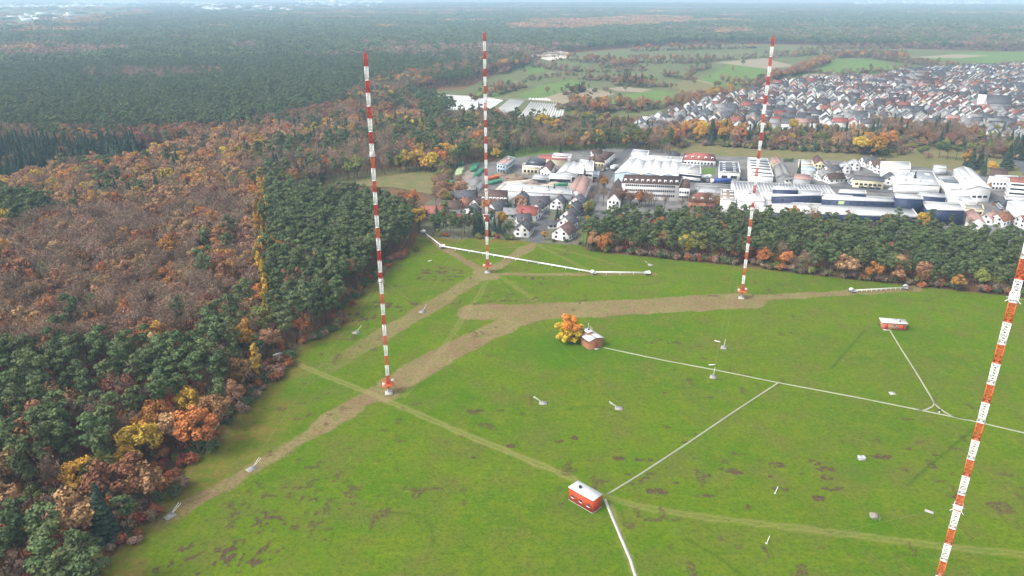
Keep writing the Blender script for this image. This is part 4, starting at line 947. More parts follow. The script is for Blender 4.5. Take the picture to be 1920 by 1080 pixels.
def car(x, y, rz, k, label):
    r = empty("parked_car", (x, y, 0), rz, label, "car", "cars parked in the industrial area")
    link("body", CARS[k][0], r); link("glazing", CARS[k][1], r)
    for a in (-1.3, 1.35):
        for c_ in (-.8, .8): o = link("wheel", wheel, r); o.location = (a, c_, .33)
rc = random.Random(5)
def car_row(p0, p1, n, head, where):
    a, b_ = P(*p0), P(*p1)
    for i in range(n):
        f = (i + .5) / n
        if rc.random() < .18: continue
        k = rc.choice(["white", "silver", "black", "black", "blue", "silver", "red"])
        car(a[0] + (b_[0] - a[0]) * f, a[1] + (b_[1] - a[1]) * f, deg(head + rc.uniform(-4, 4)), k, f"{k} car {where}")
car_row((1583,330),(1598,346), 9, 5, "in the lot at the diagonal lane")
car_row((1866,377),(1880,393), 7, 20, "in the lot left of the white edge hall")
car_row((1893,398),(1903,412), 5, 15, "in the lot before the white edge hall")
car_row((1610,352),(1838,369), 16, -3, "along the street behind the plant")
car_row((1125,322),(1140,318), 4, 60, "beside the access road")
car_row((1380,337),(1402,338), 5, 85, "in the yard before the striped hall")
car_row((1318,340),(1340,341), 4, 80, "in the yard beside the blue truck")
car_row((1755,356),(1782,358), 6, 85, "before the lower panel hall")
car_row((1205,262),(1240,253), 5, 20, "on the road bend by the far settlement")
car_row((1115,342),(1128,330), 4, 62, "in the yard beside the pink roofed hall")
def truck(px, rz, L_, m, label, h=3.4):
    x, y = P(*px); r = empty("truck", (x, y, 0), rz, label, "truck")
    MB().box(-L_ / 2, L_ / 2 - 2.6, -1.25, 1.25, .95, h).build("load_box", m, r); MB().box(L_ / 2 - 2.4, L_ / 2, -1.2, 1.2, .6, 2.9).build("cab", M['whitepaint'], r)
    put("windscreen", unit_win, r, (L_ / 2, 0, 2.2), 0, .1, 2.1, .9)
    for a in (-L_ * .38, -L_ * .28, L_ * .38):
        for c_ in (-1.05, 1.05): o = link("wheel", wheel, r); o.location = (a, c_, .5); o.scale = (1.5, 1.5, 1.5)
truck((1351,344), deg(176), 14, M['bluep'], "long blue tarpaulin truck in the yard below the solar hall")
truck((1706,361), deg(-4), 12, M['orangep'], "orange truck on the street behind the plant")
truck((1152,318), deg(58), 9, M['whitepaint'], "white truck on the access road beside the curved halls")
truck((1323,336), deg(20), 8, M['whitepaint'], "white truck with blue trim beside the white office", 3)
def skip(px, rz, m, label, group, h=2.2):
    x, y = P(*px); r = empty("container", (x, y, 0), rz, label, "container", group); r.scale = (.78, .85, .85)
    mb = MB(); V = [(-2.6, -1.15, .15), (2.6, -1.15, .15), (2.6, 1.15, .15), (-2.6, 1.15, .15), (-3.0, -1.2, h), (3.0, -1.2, h), (3.0, 1.2, h), (-3.0, 1.2, h), (-2.85, -1.05, h), (2.85, -1.05, h), (2.85, 1.05, h), (-2.85, 1.05, h), (-2.5, -1, .4), (2.5, -1, .4), (2.5, 1, .4), (-2.5, 1, .4)]
    F = [(3, 2, 1, 0)]
    for b0, b1 in ((0, 4), (4, 8), (8, 12)): F += [(b0 + i, b0 + (i + 1) % 4, b1 + (i + 1) % 4, b1 + i) for i in range(4)]
    mb.add(V, F + [(12, 13, 14, 15)]); mb.build("tub", m, r)
    MB().box(-2.4, 2.4, -.9, -.7, -.12, .15).box(-2.4, 2.4, .7, .9, -.12, .15).build("skid", M['steel'], r)
def skip_row(p0, p1, n, rz, m, label, group, h=2.2):
    for i in range(n):
        f = (i + .5) / n; skip((p0[0] + (p1[0] - p0[0]) * f + rc.uniform(-1, 1), p0[1] + (p1[1] - p0[1]) * f), deg(rz + rc.uniform(-12, 12)), m, label, group, h)
skip_row((849,312),(868,309), 6, 75, M['green'], "green open skip in the rear row of the round yard", "green skips in the rear row", 2.6)
skip_row((838,334),(843,320), 5, 30, M['orangep'], "orange open skip at the left rim of the round yard", "orange skips at the rim")
skip_row((858,331),(866,317), 7, 10, M['lime'], "pale green skip in the middle of the round yard", "pale skips in the middle of the yard", 2.4)
skip_row((886,322),(892,310), 9, 20, M['green'], "green open skip right of the round yard", "green skips right of the round yard", 2.6)
skip_row((890,332),(905,320), 6, 60, M['green'], "green open skip near the blue office", "green skips near the blue office")
skip_row((918,346),(936,341), 5, 5, M['green'], "green skip at the corner of the sandy yard", "green skips at the sandy yard")
skip_row((912,338),(934,333), 4, 15, M['orangep'], "orange skip behind the sandy yard", "orange skips behind the sandy yard")
skip_row((1042,350),(1062,348), 4, 8, M['green'], "green skip on the right side of the sandy yard", "green skips right on the sandy yard")
skip_row((838,343),(848,345), 3, 8, M['green'], "dark green skip at the near left corner of the round yard", "green skips at the near corner")
def pile(px, r, h, m, label):
    x, y = P(*px); n = 22; V = []; F = []; rr = np.random.default_rng(int(px[0]))
    for j in range(9):
        for i in range(n):
            a = 2 * math.pi * i / n; rad = r * (1 - j / 8) * (1 + .18 * rr.standard_normal() * (j < 8)); V.append((rad * math.cos(a), rad * math.sin(a) * .7, -.2 + h * (j / 8) ** .8 * (1 + .15 * rr.standard_normal())))
    for j in range(8):
        for i in range(n): F.append((j * n + i, j * n + (i + 1) % n, (j + 1) * n + (i + 1) % n, (j + 1) * n + i))
    o = MB().add(V, F).build("rubble_pile", m); o.location = (x, y, 0); tag(o, label, "rubble pile")
pile((966,334), 9, 3.2, M['soil'], "brown earth pile behind the sandy yard")
pile((998,344), 7, 2.6, M['gravelred'], "grey rubble pile in the middle of the sandy yard")
pile((975,345), 6, 2.0, M['concrete'], "pale rubble pile at the left of the sandy yard")
pile((1040,345), 6, 1.8, M['sand'], "low sand heap at the right of the sandy yard")
pile((940,328), 5, 2.2, M['soil'], "small dark heap beside the dark shed of the yard")
# plastic covered fields at the wood edge
def covered(px, m, label, n):
    q = PP(px); o0 = q[0]; L_ = lambda a, b_, f: (a[0] + (b_[0] - a[0]) * f, a[1] + (b_[1] - a[1]) * f)
    mb = MB()
    for k in range(n):
        u0, u1 = k / n, (k + .86) / n
        a, b_, c_, d_ = L_(q[0], q[1], u0), L_(q[0], q[1], u1), L_(q[3], q[2], u1), L_(q[3], q[2], u0)
        r0, r1 = L_(a, b_, .5), L_(d_, c_, .5); f = lambda p, z: (p[0] - o0[0], p[1] - o0[1], z)
        mb.add([f(a, -.3), f(b_, -.3), f(c_, -.3), f(d_, -.3), f(r0, 1.0), f(r1, 1.0)], [(0, 1, 4), (1, 2, 5, 4), (2, 3, 5), (3, 0, 4, 5)])
    o = mb.build("covered_field", m); o.location = (*o0, 0); tag(o, label, "foil covered field", "foil covered fields")
covered([(826,205),(915,207),(943,189),(845,186)], M['foilwhite'], "bright white foil covered beds behind the wood", 14)
covered([(818,190),(838,186),(800,177),(772,180)], M['foil'], "grey white foil covered beds at the far left tip", 6)
covered([(838,186.5),(945,189),(905,182),(802,177)], M['foil'], "grey foil covered beds behind the bright white ones", 20)
covered([(918,217),(955,217),(984,189),(955,186)], M['foil'], "narrow grey foil covered beds in the middle", 8)
covered([(972,219),(1056,219),(1062,196),(994,192)], M['foil'], "wide pale foil covered beds at the right", 16)
covered([(990,186),(1035,188),(1025,185),(992,184)], M['foil'], "thin strip of foil covered beds by the field path", 6)
# ================================================================ TREES
tr = np.random.default_rng(21)
def quads(C, N, size, asp=1.0, r=tr):
    """little leaf-spray quads at points C facing N"""
    n = len(C); N = N / (np.linalg.norm(N, axis=1, keepdims=True) + 1e-9)
    R_ = r.standard_normal((n, 3)); T = np.cross(N, R_); T /= np.linalg.norm(T, axis=1, keepdims=True) + 1e-9; B = np.cross(N, T)
    s = (size * (.65 + .7 * r.random((n, 1)))) / 2; a = asp
    V = np.stack([C - T * s - B * s * a, C + T * s * .8 - B * s * a, C + T * s + B * s * a * .9, C - T * s * .7 + B * s * a], 1).reshape(-1, 3)
    return V
def clump_leaves(clumps, n, size, up=.25, r=tr):
    out = []
    for (c, rad) in clumps:
        d = r.standard_normal((n, 3)); d[:, 2] += up; d /= np.linalg.norm(d, axis=1, keepdims=True)
        C = np.array(c) + d * np.array(rad) * (.55 + .5 * r.random((n, 1)) ** .5)
        N = d * .9 + r.standard_normal((n, 3)) * .45; N[:, 2] += .15
        out.append(quads(C, N, size, 1.0, r))
    return np.concatenate(out)
def leaf_mesh(name, V, m):
    return np_mesh(name, V, np.arange(len(V)).reshape(-1, 4), [m])
def trunk_mb(h, r0, lean, branches, r=tr):
    mb = MB(); p = (0, 0, -.6); nseg = 4; pts = [Vector(p)]
    for k in range(1, nseg + 1): pts.append(Vector((lean[0] * (k / nseg) ** 2, lean[1] * (k / nseg) ** 2, h * k / nseg)))
    for k in range(nseg): mb.bar(pts[k], pts[k + 1], r0 * (1 - .8 * k / nseg), 6, r0 * (1 - .8 * (k + 1) / nseg), cap=False)
    for (z, tip, rr) in branches: mb.bar((lean[0] * (z / h) ** 2, lean[1] * (z / h) ** 2, z), tip, rr, 3, rr * .35, cap=False)
    return mb
TPL = {}      # kind -> list of (trunk mesh, crown mesh, joined object)
tpl_cols = {}
def register(kind, tm, cm):
    TPL.setdefault(kind, []).append((tm, cm))
def joined(kind):
    """collection of one-piece template objects for the woods"""
    if kind in tpl_cols: return tpl_cols[kind]
    c = bpy.data.collections.new("templates_" + kind)
    for i, (tm, cm) in enumerate(TPL[kind]):
        bm = bmesh.new()
        bm.from_mesh(cm); nf = len(bm.faces)
        if tm:
            bm.from_mesh(tm); bm.faces.ensure_lookup_table()
            for f in bm.faces[nf:]: f.material_index = 1
        me = bpy.data.meshes.new(f"{kind}_{i}"); bm.to_mesh(me); bm.free()
        me.materials.append(cm.materials[0]); me.materials.append(M['bark'])
        c.objects.link(bpy.data.objects.new(f"{kind}_{i:02d}", me))
    tpl_cols[kind] = c; return c
def make_pine(i):
    h = 16.5; r = np.random.default_rng(100 + i); cl = []; br = []
    n = r.integers(10, 15); lean = r.normal(0, .6, 2)
    for k in range(n):
        z = h * (.58 + .40 * k / n) + r.normal(0, .3); a = r.random() * 6.28; rad = (2.35 * math.sin(math.pi * min(1, (1.06 - (z / h - .55) / .47))) ** .5 if z < h * .98 else .3) * (.55 + .6 * r.random())
        p = (lean[0] + rad * math.cos(a), lean[1] + rad * math.sin(a), z); s = r.uniform(1.0, 1.7)
        cl.append((p, (s, s, s * .55))); br.append((z - 1.0, p, .09))
    cl.append(((lean[0], lean[1], h * .97), (1.3, 1.3, .8)))
    register('pine', trunk_mb(h * .96, .24, lean, br, r).mesh("trunk", M['bark']), leaf_mesh("crown", clump_leaves(cl, 78, .46, .45, r), M['pine']))
def make_spruce(i):
    h = 17.0; r = np.random.default_rng(200 + i); C = []; N = []
    n = 1150; t_ = r.random(n) ** .75; z = h * (.08 + .92 * (1 - t_)) ; z = h - (h * .93) * r.random(n) ** .62
    a = r.random(n) * 6.28; lay = .82 + .18 * np.cos(z * 5.0 + i); rad = (h - z) / h * 3.3 * lay * (.55 + .5 * r.random(n) ** .4) * (1 + .12 * np.cos(3 * a + i))
    C = np.stack([rad * np.cos(a), rad * np.sin(a), z], 1); N = np.stack([np.cos(a) * .7, np.sin(a) * .7, np.full(n, .75)], 1) + r.standard_normal((n, 3)) * .3
    register('spruce', trunk_mb(h * .97, .26, (0, 0), [], r).mesh("trunk", M['bark']), leaf_mesh("crown", quads(C, N, .62, 1.0, r), M['spruce']))
def make_broad(kind, m, i, h=13.0, R=4.2, zlo=.26, n=26, leaves=40, size=.68, sparse=0):
    r = np.random.default_rng(300 + i + hash_(kind)); cl = []; br = []
    for k in range(n):
        d = r.standard_normal(3); d[2] = abs(d[2]) * .9 - .25; d /= np.linalg.norm(d); q = r.uniform(.62, .98)
        c = (d[0] * R * q, d[1] * R * q, h * (zlo + (1 - zlo) * .46) + d[2] * h * (1 - zlo) * .5 * q); s = r.uniform(.95, 1.75)
        cl.append((c, (s, s, s * .85))); br.append((h * zlo * r.uniform(.7, 1.5), c, .11))
    register(kind, trunk_mb(h * .8, .30, r.normal(0, .4, 2), br, r).mesh("trunk", M['bark']), leaf_mesh("crown", clump_leaves(cl, leaves, size, .15, r), m))
def hash_(s): return sum(ord(c) * (k + 1) for k, c in enumerate(s)) % 997
def make_bare(i, leafy):
    h = 14.0; r = np.random.default_rng(500 + i); mb = MB(); tips = []
    for k in range(15):
        a = r.random() * 6.28; z0 = h * r.uniform(.25, .6); rr = r.uniform(1.2, 3.6); p = Vector((rr * math.cos(a), rr * math.sin(a), h * r.uniform(.68, 1.0) - rr * .35))
        mb.bar((0, 0, z0), p, .085, 3, .03, cap=False); tips.append(p)
        for _ in range(3):
            q = p * .0 + Vector((0, 0, z0)).lerp(p, r.uniform(.4, .9)); e = q + Vector((r.normal(0, 1.1), r.normal(0, 1.1), r.uniform(.6, 2.0))); mb.bar(q, e, .045, 3, .02, cap=False); tips.append(e)
    T_ = np.array([tuple(p) for p in tips]); n = 420; C = T_[r.integers(0, len(T_), n)] + r.normal(0, .75, (n, 3))
    N = r.standard_normal((n, 3)); V1 = quads(C, N, 1.1, .075, r)
    n2 = leafy; C = T_[r.integers(0, len(T_), n2)] + r.normal(0, .6, (n2, 3)); V2 = quads(C, r.standard_normal((n2, 3)), .38, 1, r)
    Vt = np.array(mb.V); b0 = len(Vt); VV = np.concatenate([Vt, V1, V2]); F = list(mb.F) + [tuple(b0 + 4 * k + j for j in range(4)) for k in range(n + n2)]
    cm = np_mesh("crown", VV, F, [M['twig']])
    register('bare', trunk_mb(h * .75, .24, r.normal(0, .4, 2), [], r).mesh("trunk", M['bark']), cm)
def make_column(kind, m, i):
    h = 15.0; r = np.random.default_rng(700 + i + hash_(kind)); cl = []
    for k in range(16):
        z = h * (.15 + .82 * k / 16); w_ = 1.5 * math.sin(math.pi * (.12 + .85 * k / 16)) ** .7; a = r.random() * 6.28; q = r.random() * w_ * .7
        cl.append(((q * math.cos(a), q * math.sin(a), z), (w_ * .75, w_ * .75, 1.1)))
    register(kind, trunk_mb(h * .9, .2, (0, 0), [], r).mesh("trunk", M['bark']), leaf_mesh("crown", clump_leaves(cl, 64, .44, .2, r), m))
def make_shrub(kind, m, i, h=3.0):
    r = np.random.default_rng(900 + i + hash_(kind)); cl = []
    for k in range(7):
        a = r.random() * 6.28; q = r.random() * 1.5; cl.append(((q * math.cos(a), q * math.sin(a), h * r.uniform(.25, .7)), (r.uniform(.8, 1.3),) * 2 + (r.uniform(.6, 1.0),)))
    register(kind, trunk_mb(h * .6, .08, (0, 0), [(h * .2, c[0], .04) for c in cl], r).mesh("trunk", M['bark']), leaf_mesh("crown", clump_leaves(cl, 46, .40, .3, r), m))
for i in range(7): make_pine(i)
for i in range(4): make_spruce(i)
for k in ('orange', 'yellow', 'rust', 'tan', 'olive'):
    for i in range(4): make_broad(k, M[k], i, 12.5 + i * .5, 3.6 + .35 * i, .24, 28, 84 if k != 'tan' else 66, .46)
for i in range(6): make_bare(i, 60 + 40 * (i % 3))
for i in range(3): make_column('ycol', M['yellow'], i); make_column('ocol', M['olive'], i)
for k, m_ in (('srust', 'rustbush'), ('solive', 'olive'), ('sbare', 'twig'), ('sdark', 'pine')):
    for i in range(3): make_shrub(k, M[m_], i)
def make_patch(kind, parts, S, n, leaf, nl, seed):
    """a piece of far wood: n low crowns on an S x S square"""
    r = np.random.default_rng(seed); out = []
    for k in range(n):
        x, y = (r.random(2) - .5) * S; hh = r.uniform(11, 17); R_ = r.uniform(2.2, 3.4) * parts[1]
        out.append(clump_leaves([((x, y, hh - 2.0), (R_, R_, R_ * .75))], nl, leaf, .8, r))
        if nl > 12: out.append(clump_leaves([((x + r.normal(), y + r.normal(), hh - 4.5), (R_, R_, R_ * .8))], nl // 2, leaf, .3, r))
    register(kind, None, leaf_mesh("crown", np.concatenate(out), M[parts[0]]))
for i in range(4):
    make_patch('p_pine', ('pine', 1.0), 18, 11, 1.9, 18, 40 + i); make_patch('p_rust', ('rust', 1.3), 18, 8, 1.9, 18, 50 + i)
    make_patch('p_twig', ('twig', 1.3), 18, 9, 1.7, 16, 60 + i); make_patch('p_orange', ('orange', 1.2), 18, 8, 1.9, 18, 70 + i); make_patch('p_tan', ('tan', 1.2), 18, 8, 1.9, 18, 75 + i)
    make_patch('q_pine', ('pine', 1.2), 48, 48, 3.6, 9, 80 + i); make_patch('q_rust', ('rust', 1.4), 48, 40, 3.6, 9, 90 + i); make_patch('q_twig', ('twig', 1.4), 48, 38, 3.6, 9, 120 + i); make_patch('q_tan', ('tan', 1.4), 48, 36, 3.6, 9, 95 + i)

# ---------------------------------------------------------------- where each wood stands (outlines read at crown height)
def rg(px, dens, mix, clus=.5, hs=1.0, where="wood", cs=28, under=0.0): return dict(px=px, dens=dens, mix=mix, clus=clus, hs=hs, where=where, cs=cs, under=under)
NEAR_L = [(-260,650),(60,648),(220,632),(330,628),(430,600),(520,592),(560,600),(640,560),(650,600),(560,660),(470,760),(400,820),(330,890),(280,960),(215,1060),(150,1260),(-260,1260)]
REGIONS = [
 rg([(476,345),(499,345),(503,470),(500,592),(476,592),(478,470)], .85, dict(ycol=.62, ocol=.16, yellow=.1, orange=.12), .2, 1.0, "yellow row along the pine block"),
 rg([(499,346),(600,349),(700,368),(772,388),(780,455),(770,470),(720,500),(650,580),(560,640),(520,600),(500,560)], .97, dict(pine=.93, rust=.03, orange=.02, bare=.02), .1, .90, "square pine block"),
 rg([(499,330),(585,332),(600,342),(700,352),(790,368),(800,382),(772,388),(700,368),(600,349),(499,346)], .9, dict(bare=.8, rust=.12, tan=.08), .3, .62, "brushwood behind the pine block"),
 rg([(-260,345),(60,372),(130,388),(60,410),(-260,430)], .9, dict(pine=.85, spruce=.1, yellow=.05), .3, 1.0, "pine clump at the left edge"),
 rg([(-260,410),(120,392),(300,365),(478,338),(480,592),(430,600),(330,628),(220,632),(60,648),(-260,650)], .86, dict(bare=.62, rust=.16, orange=.075, tan=.11, yellow=.008, pine=.027), .55, 1.0, "bare brown wood", 34, .5),
 rg(NEAR_L, .72, dict(pine=.775, bare=.10, rust=.075, olive=.02, tan=.03), .45, 1.0, "wood left of the meadow", 24, 1.0),
 # belt of birches and its neighbours
 rg([(-260,250),(0,262),(120,266),(262,264),(258,288),(100,308),(0,338),(-260,340)], .96, dict(spruce=.97, rust=.03), .1, 1.05, "dark spruce block"),
 rg([(-260,345),(0,336),(100,306),(250,288),(350,258),(450,230),(600,222),(780,206),(800,222),(700,234),(620,262),(500,262),(470,320),(478,338),(300,365),(120,392),(60,372)], .92, dict(yellow=.10, tan=.43, orange=.11, bare=.24, pine=.07, spruce=.05), .45, .95, "yellow birch belt", 40),
 rg([(470,320),(500,262),(620,262),(700,234),(800,222),(900,206),(1000,222),(1100,235),(1190,243),(1262,258),(1255,270),(1190,258),(1100,260),(1000,264),(900,276),(850,298),(760,298),(660,308),(585,322),(499,330)], .92, dict(bare=.44, pine=.28, spruce=.06, tan=.07, olive=.09, orange=.03, yellow=.03), .55, .95, "mixed wood behind the yards", 36),
 rg([(-260,232),(0,238),(200,243),(420,238),(600,200),(790,192),(820,202),(780,206),(600,222),(450,230),(350,258),(262,264),(120,266),(-260,250)], .92, dict(rust=.40, bare=.42, pine=.14, orange=.04), .4, 1.0, "rust brown belt", 45),
 rg([(790,190),(765,176),(770,160),(850,140),(905,130),(975,117),(1000,100),(960,100),(700,150),(600,200)], .9, dict(bare=.44, rust=.2, pine=.22, orange=.08, yellow=.06), .55, 1.0, "brown wood edge by the fields", 50),
 # strip of pines between meadow and works
 rg([(1092,418),(1150,392),(1390,392),(1560,405),(1700,417),(1940,436),(2300,462),(2300,590),(1940,540),(1700,515),(1500,492),(1250,466),(1095,452)], .95, dict(pine=.90, bare=.035, rust=.03, orange=.02, tan=.015), .3, .74, "pine belt behind the meadow", 22, .35),
]
REG_W = [PP(r_['px'], 10.0) for r_ in REGIONS]
def classify(x, y):
    reg = np.full(x.shape, -1)
    for i, w_ in enumerate(REG_W): reg = np.where((reg < 0) & inside(x, y, w_), i, reg)
    return reg
# strip must keep off the works and the meadow
works = PP([(1100,420),(1385,410),(1500,418),(1700,436),(1830,442),(2300,475),(2300,350),(1850,326),(1120,366)])
def pick_species(x, y, reg):
    u = tr.random(x.shape); out = np.full(x.shape, '', dtype=object)
    for i, r_ in enumerate(REGIONS):
        s = reg == i
        if not s.any(): continue
        n = vnoise(x[s], y[s], r_['cs'], 50 + i); n = np.argsort(np.argsort(n)) / max(1, s.sum())      # even spread
        uu = (u[s] * (1 - r_['clus']) + n * r_['clus']); uu = np.argsort(np.argsort(uu)) / max(1, s.sum())
        ks = list(r_['mix']); cum = np.cumsum([r_['mix'][k] for k in ks]); cum /= cum[-1]
        if r_['clus'] > .4:   # shuffle kinds so bands of noise do not follow the list order only
            uu = np.where(tr.random(uu.shape) < .45, tr.random(uu.shape), uu)
        j = np.searchsorted(cum, uu); out[s] = np.array(ks, dtype=object)[np.clip(j, 0, len(ks) - 1)]
    return out
def candidates(d0, d1, s):
    xs = np.arange(-d1 * .85, d1 * .85, s); ys = np.arange(60, d1, s)
    x, y = np.meshgrid(xs, ys); x = x + s * ((np.arange(len(ys)) % 2)[:, None] * .5); x = (x + tr.uniform(-.36, .36, x.shape) * s).ravel(); y = (y + tr.uniform(-.36, .36, y.shape) * s).ravel()
    d = np.hypot(x, y); k = (d >= d0) & (d < d1); x, y = x[k], y[k]
    px, py = proj(x, y, 8.0); k = (px > -130) & (px < 2050) & (py < 1210); return x[k], y[k]
POOL = []     # (kind, x, y, scale, where)
def add_pool(x, y, kinds, hs, where):
    sc_ = hs * tr.uniform(.74, 1.22, len(x))
    for a in zip(kinds, x, y, sc_, where): POOL.append(a)
UNDER = []
DENSE = (1, len(REGIONS) - 1)
for d0, d1, s, k in ((0, 520, 5.0, 1.0), (0, 521, 3.9, .97), (520, 1000, 6.0, 1.05), (1000, 1480, 7.6, 1.15)):
    x, y = candidates(d0, min(d1, 520) if d0 == 0 else d1, s); reg = classify(x, y)
    if d0 == 0: reg = np.where(np.isin(reg, DENSE) == (d1 == 521), reg, -1)
    if d0 == 0:
        mo = inside(x, y, mw_poly); reg = np.where(mo, -1, reg)
        reg = np.where((reg == len(REGIONS) - 1) & inside(x, y, works), -1, reg)
    n0 = reg < 0
    dens = np.array([r_['dens'] for r_ in REGIONS] + [0.0])[reg]; hs = np.array([r_['hs'] for r_ in REGIONS] + [1.0])[reg]
    gap = vnoise(x, y, 16, 77); keep = (tr.random(x.shape) < dens) & ~n0 & ~((gap < .22) & (reg == 5))
    wh = np.array([r_['where'] for r_ in REGIONS] + [''], dtype=object)[reg]
    x, y, reg, hs, wh = x[keep], y[keep], reg[keep], hs[keep], wh[keep]
    add_pool(x, y, pick_species(x, y, reg), hs * k, wh)
    if d0 == 0 and d1 == 520:
        xu, yu = candidates(0, 520, 3.6); ru = classify(xu, yu); un = np.array([r_['under'] for r_ in REGIONS] + [0.0])[ru]
        ku = (tr.random(xu.shape) < un) & ~inside(xu, yu, mw_poly) & ~inside(xu, yu, works)
        for a in zip(xu[ku], yu[ku], tr.uniform(.6, 1.3, ku.sum()), tr.random(ku.sum())): UNDER.append(a)

# hedges and lone trees over the fields: (polyline, width, spacing, mix, scale)
def row(px, wd, sp, mix, hs, where):
    pts = PP(px); ks = list(mix); pr = np.array([mix[k] for k in ks]); pr = pr / pr.sum()
    for (ax, ay), (bx, by) in zip(pts[:-1], pts[1:]):
        L_ = math.hypot(bx - ax, by - ay); n = max(1, int(L_ * max(1, wd / sp) / sp))
        for k in range(n):
            f = tr.random(); o_ = (tr.random() - .5) * wd; dx, dy = (bx - ax) / (L_ + 1e-9), (by - ay) / (L_ + 1e-9)
            POOL.append((ks[tr.choice(len(ks), p=pr)], ax + (bx - ax) * f - dy * o_, ay + (by - ay) * f + dx * o_, hs * tr.uniform(.75, 1.2), where))
            if where.startswith('hedges') or where.startswith('gardens before'):
                for _ in range(2):
                    g_ = tr.random(); POOL.append((['sbare', 'sbare', 'sbare', 'solive', 'sdark'][tr.integers(5)], ax + (bx - ax) * g_ + tr.normal(0, wd * .25), ay + (by - ay) * g_ + tr.normal(0, wd * .25), tr.uniform(.9, 1.9), where))
HB = dict(bare=.70, rust=.10, tan=.12, pine=.08); HO = dict(orange=.14, tan=.42, rust=.14, bare=.3); HG = dict(spruce=.5, pine=.2, rust=.3); GA = dict(bare=.34, olive=.2, spruce=.16, tan=.14, rust=.1, yellow=.06)
F_ = "hedges between the fields"
for a in [([(885,188),(930,178),(985,163)], 10, 8, HB, .7), ([(905,172),(945,168)], 30, 9, HB, .8), ([(1060,178),(1085,172),(1100,168)], 10, 7, HG, .8), ([(1158,160),(1190,160),(1222,163)], 30, 8, dict(rust=.35, tan=.2, spruce=.3, pine=.15), .95),
          ([(1232,163),(1255,162)], 16, 8, HB, .5), ([(1110,172),(1140,168)], 8, 8, HB, .4), ([(1085,148),(1150,152),(1200,148)], 26, 9, HB, .7), ([(1000,125),(1060,133),(1130,136),(1200,132)], 24, 11, HB, .7), ([(1050,112),(1120,118),(1240,118),(1330,116)], 36, 13, dict(bare=.5, rust=.22, orange=.1, tan=.1, pine=.08), 1.0),
          ([(1130,128),(1160,126),(1190,124)], 30, 9, HO, .95), ([(1280,120),(1350,113),(1420,108)], 22, 11, HB, .7), ([(1290,140),(1310,132),(1330,126)], 12, 9, HB, .7), ([(1240,142),(1300,150)], 20, 9, HB, .7), ([(1345,158),(1420,160),(1440,155)], 14, 8, HB, .8),
          ([(1440,150),(1500,136),(1550,115)], 24, 8, HO, .9), ([(1480,132),(1580,142)], 14, 9, HB, .6), ([(1560,108),(1640,107),(1700,112)], 34, 10, dict(orange=.3, rust=.3, bare=.3, yellow=.1), .95), ([(1640,110),(1720,120),(1790,130)], 26, 9, HB, .8), ([(1575,140),(1700,132)], 14, 9, HB, .7),
          ([(1440,108),(1560,100),(1700,98)], 34, 13, HB, .8), ([(1180,205),(1260,200),(1330,184)], 26, 8, HO, .8), ([(1070,205),(1110,205),(1180,206)], 60, 8, dict(tan=.35, orange=.25, pine=.2, bare=.2), .9), ([(1330,185),(1380,175)], 20, 8, dict(yellow=.4, orange=.3, bare=.3), .8), ([(1400,170),(1440,160)], 20, 8, HB, .9),
          ([(1800,128),(1920,124)], 18, 9, HB, .6), ([(1500,92),(1700,90),(1920,96)], 34, 14, HB, .8), ([(1180,96),(1320,92),(1420,90)], 36, 14, dict(bare=.4, rust=.2, orange=.15, pine=.25), 1.0), ([(930,140),(1000,112)], 30, 11, HB, .8), ([(985,150),(1045,142),(1085,140)], 30, 16, HB, .5)]: row(*a, F_)
for k in range(46):
    px_, py_ = tr.uniform(1000, 1420), tr.uniform(108, 185); x, y = P(px_, py_); POOL.append((['bare', 'rust', 'olive', 'pine', 'tan'][tr.integers(5)], x, y, tr.uniform(.35, .75), F_))
for k in range(420):
    px_, py_ = tr.uniform(1240, 1930), tr.uniform(243, 286)
    if py_ > 256 + (px_ - 1240) * .045: continue
    x, y = P(px_, py_); POOL.append((['sbare', 'srust', 'solive', 'sdark', 'olive', 'bare', 'tan', 'spruce'][tr.integers(8)], x, y, tr.uniform(.45, .85) * 1.0, "gardens before the town"))
    POOL.append((['sbare', 'srust', 'solive', 'sdark'][tr.integers(4)], x + tr.normal(0, 9), y + tr.normal(0, 9), tr.uniform(.8, 1.9), "gardens before the town"))
# gardens and copses between town and works
T_ = "gardens before the town"
for a in [([(1300,258),(1330,255),(1360,260),(1400,266)], 34, 6.5, dict(yellow=.28, orange=.32, tan=.2, spruce=.2), .95), ([(1310,270),(1400,276),(1480,280)], 14, 6, dict(spruce=.4, rust=.3, bare=.3), .62), ([(1480,280),(1560,284),(1640,289)], 14, 6, dict(spruce=.5, bare=.5), .66),
          ([(1560,277),(1620,280),(1680,284)], 40, 6.5, dict(bare=.6, tan=.25, spruce=.15), .95), ([(1400,262),(1480,266),(1560,268),(1640,268)], 60, 9, GA, .7), ([(1630,252),(1700,256),(1760,262),(1830,270)], 70, 6.5, dict(bare=.62, spruce=.2, rust=.18), .95), ([(1700,268),(1760,276),(1820,281)], 34, 8, GA, .7),
          ([(1210,264),(1250,258),(1290,250)], 20, 7, dict(bare=.5, tan=.3, orange=.2), .8), ([(1180,250),(1230,248),(1275,244)], 26, 7, GA, .7), ([(1060,226),(1120,228),(1180,232)], 24, 7, GA, .6), ([(1245,270),(1285,274)], 26, 7, dict(orange=.5, rust=.3, bare=.2), .9), ([(1840,290),(1920,296)], 30, 8, GA, .8), ([(1860,282),(1960,290)], 40, 8, dict(spruce=.6, bare=.4), .9),
          ([(1480,256),(1600,256)], 30, 9, dict(spruce=.35, bare=.35, yellow=.3), .7)]: row(*a, T_)
Y_ = "works and yards"
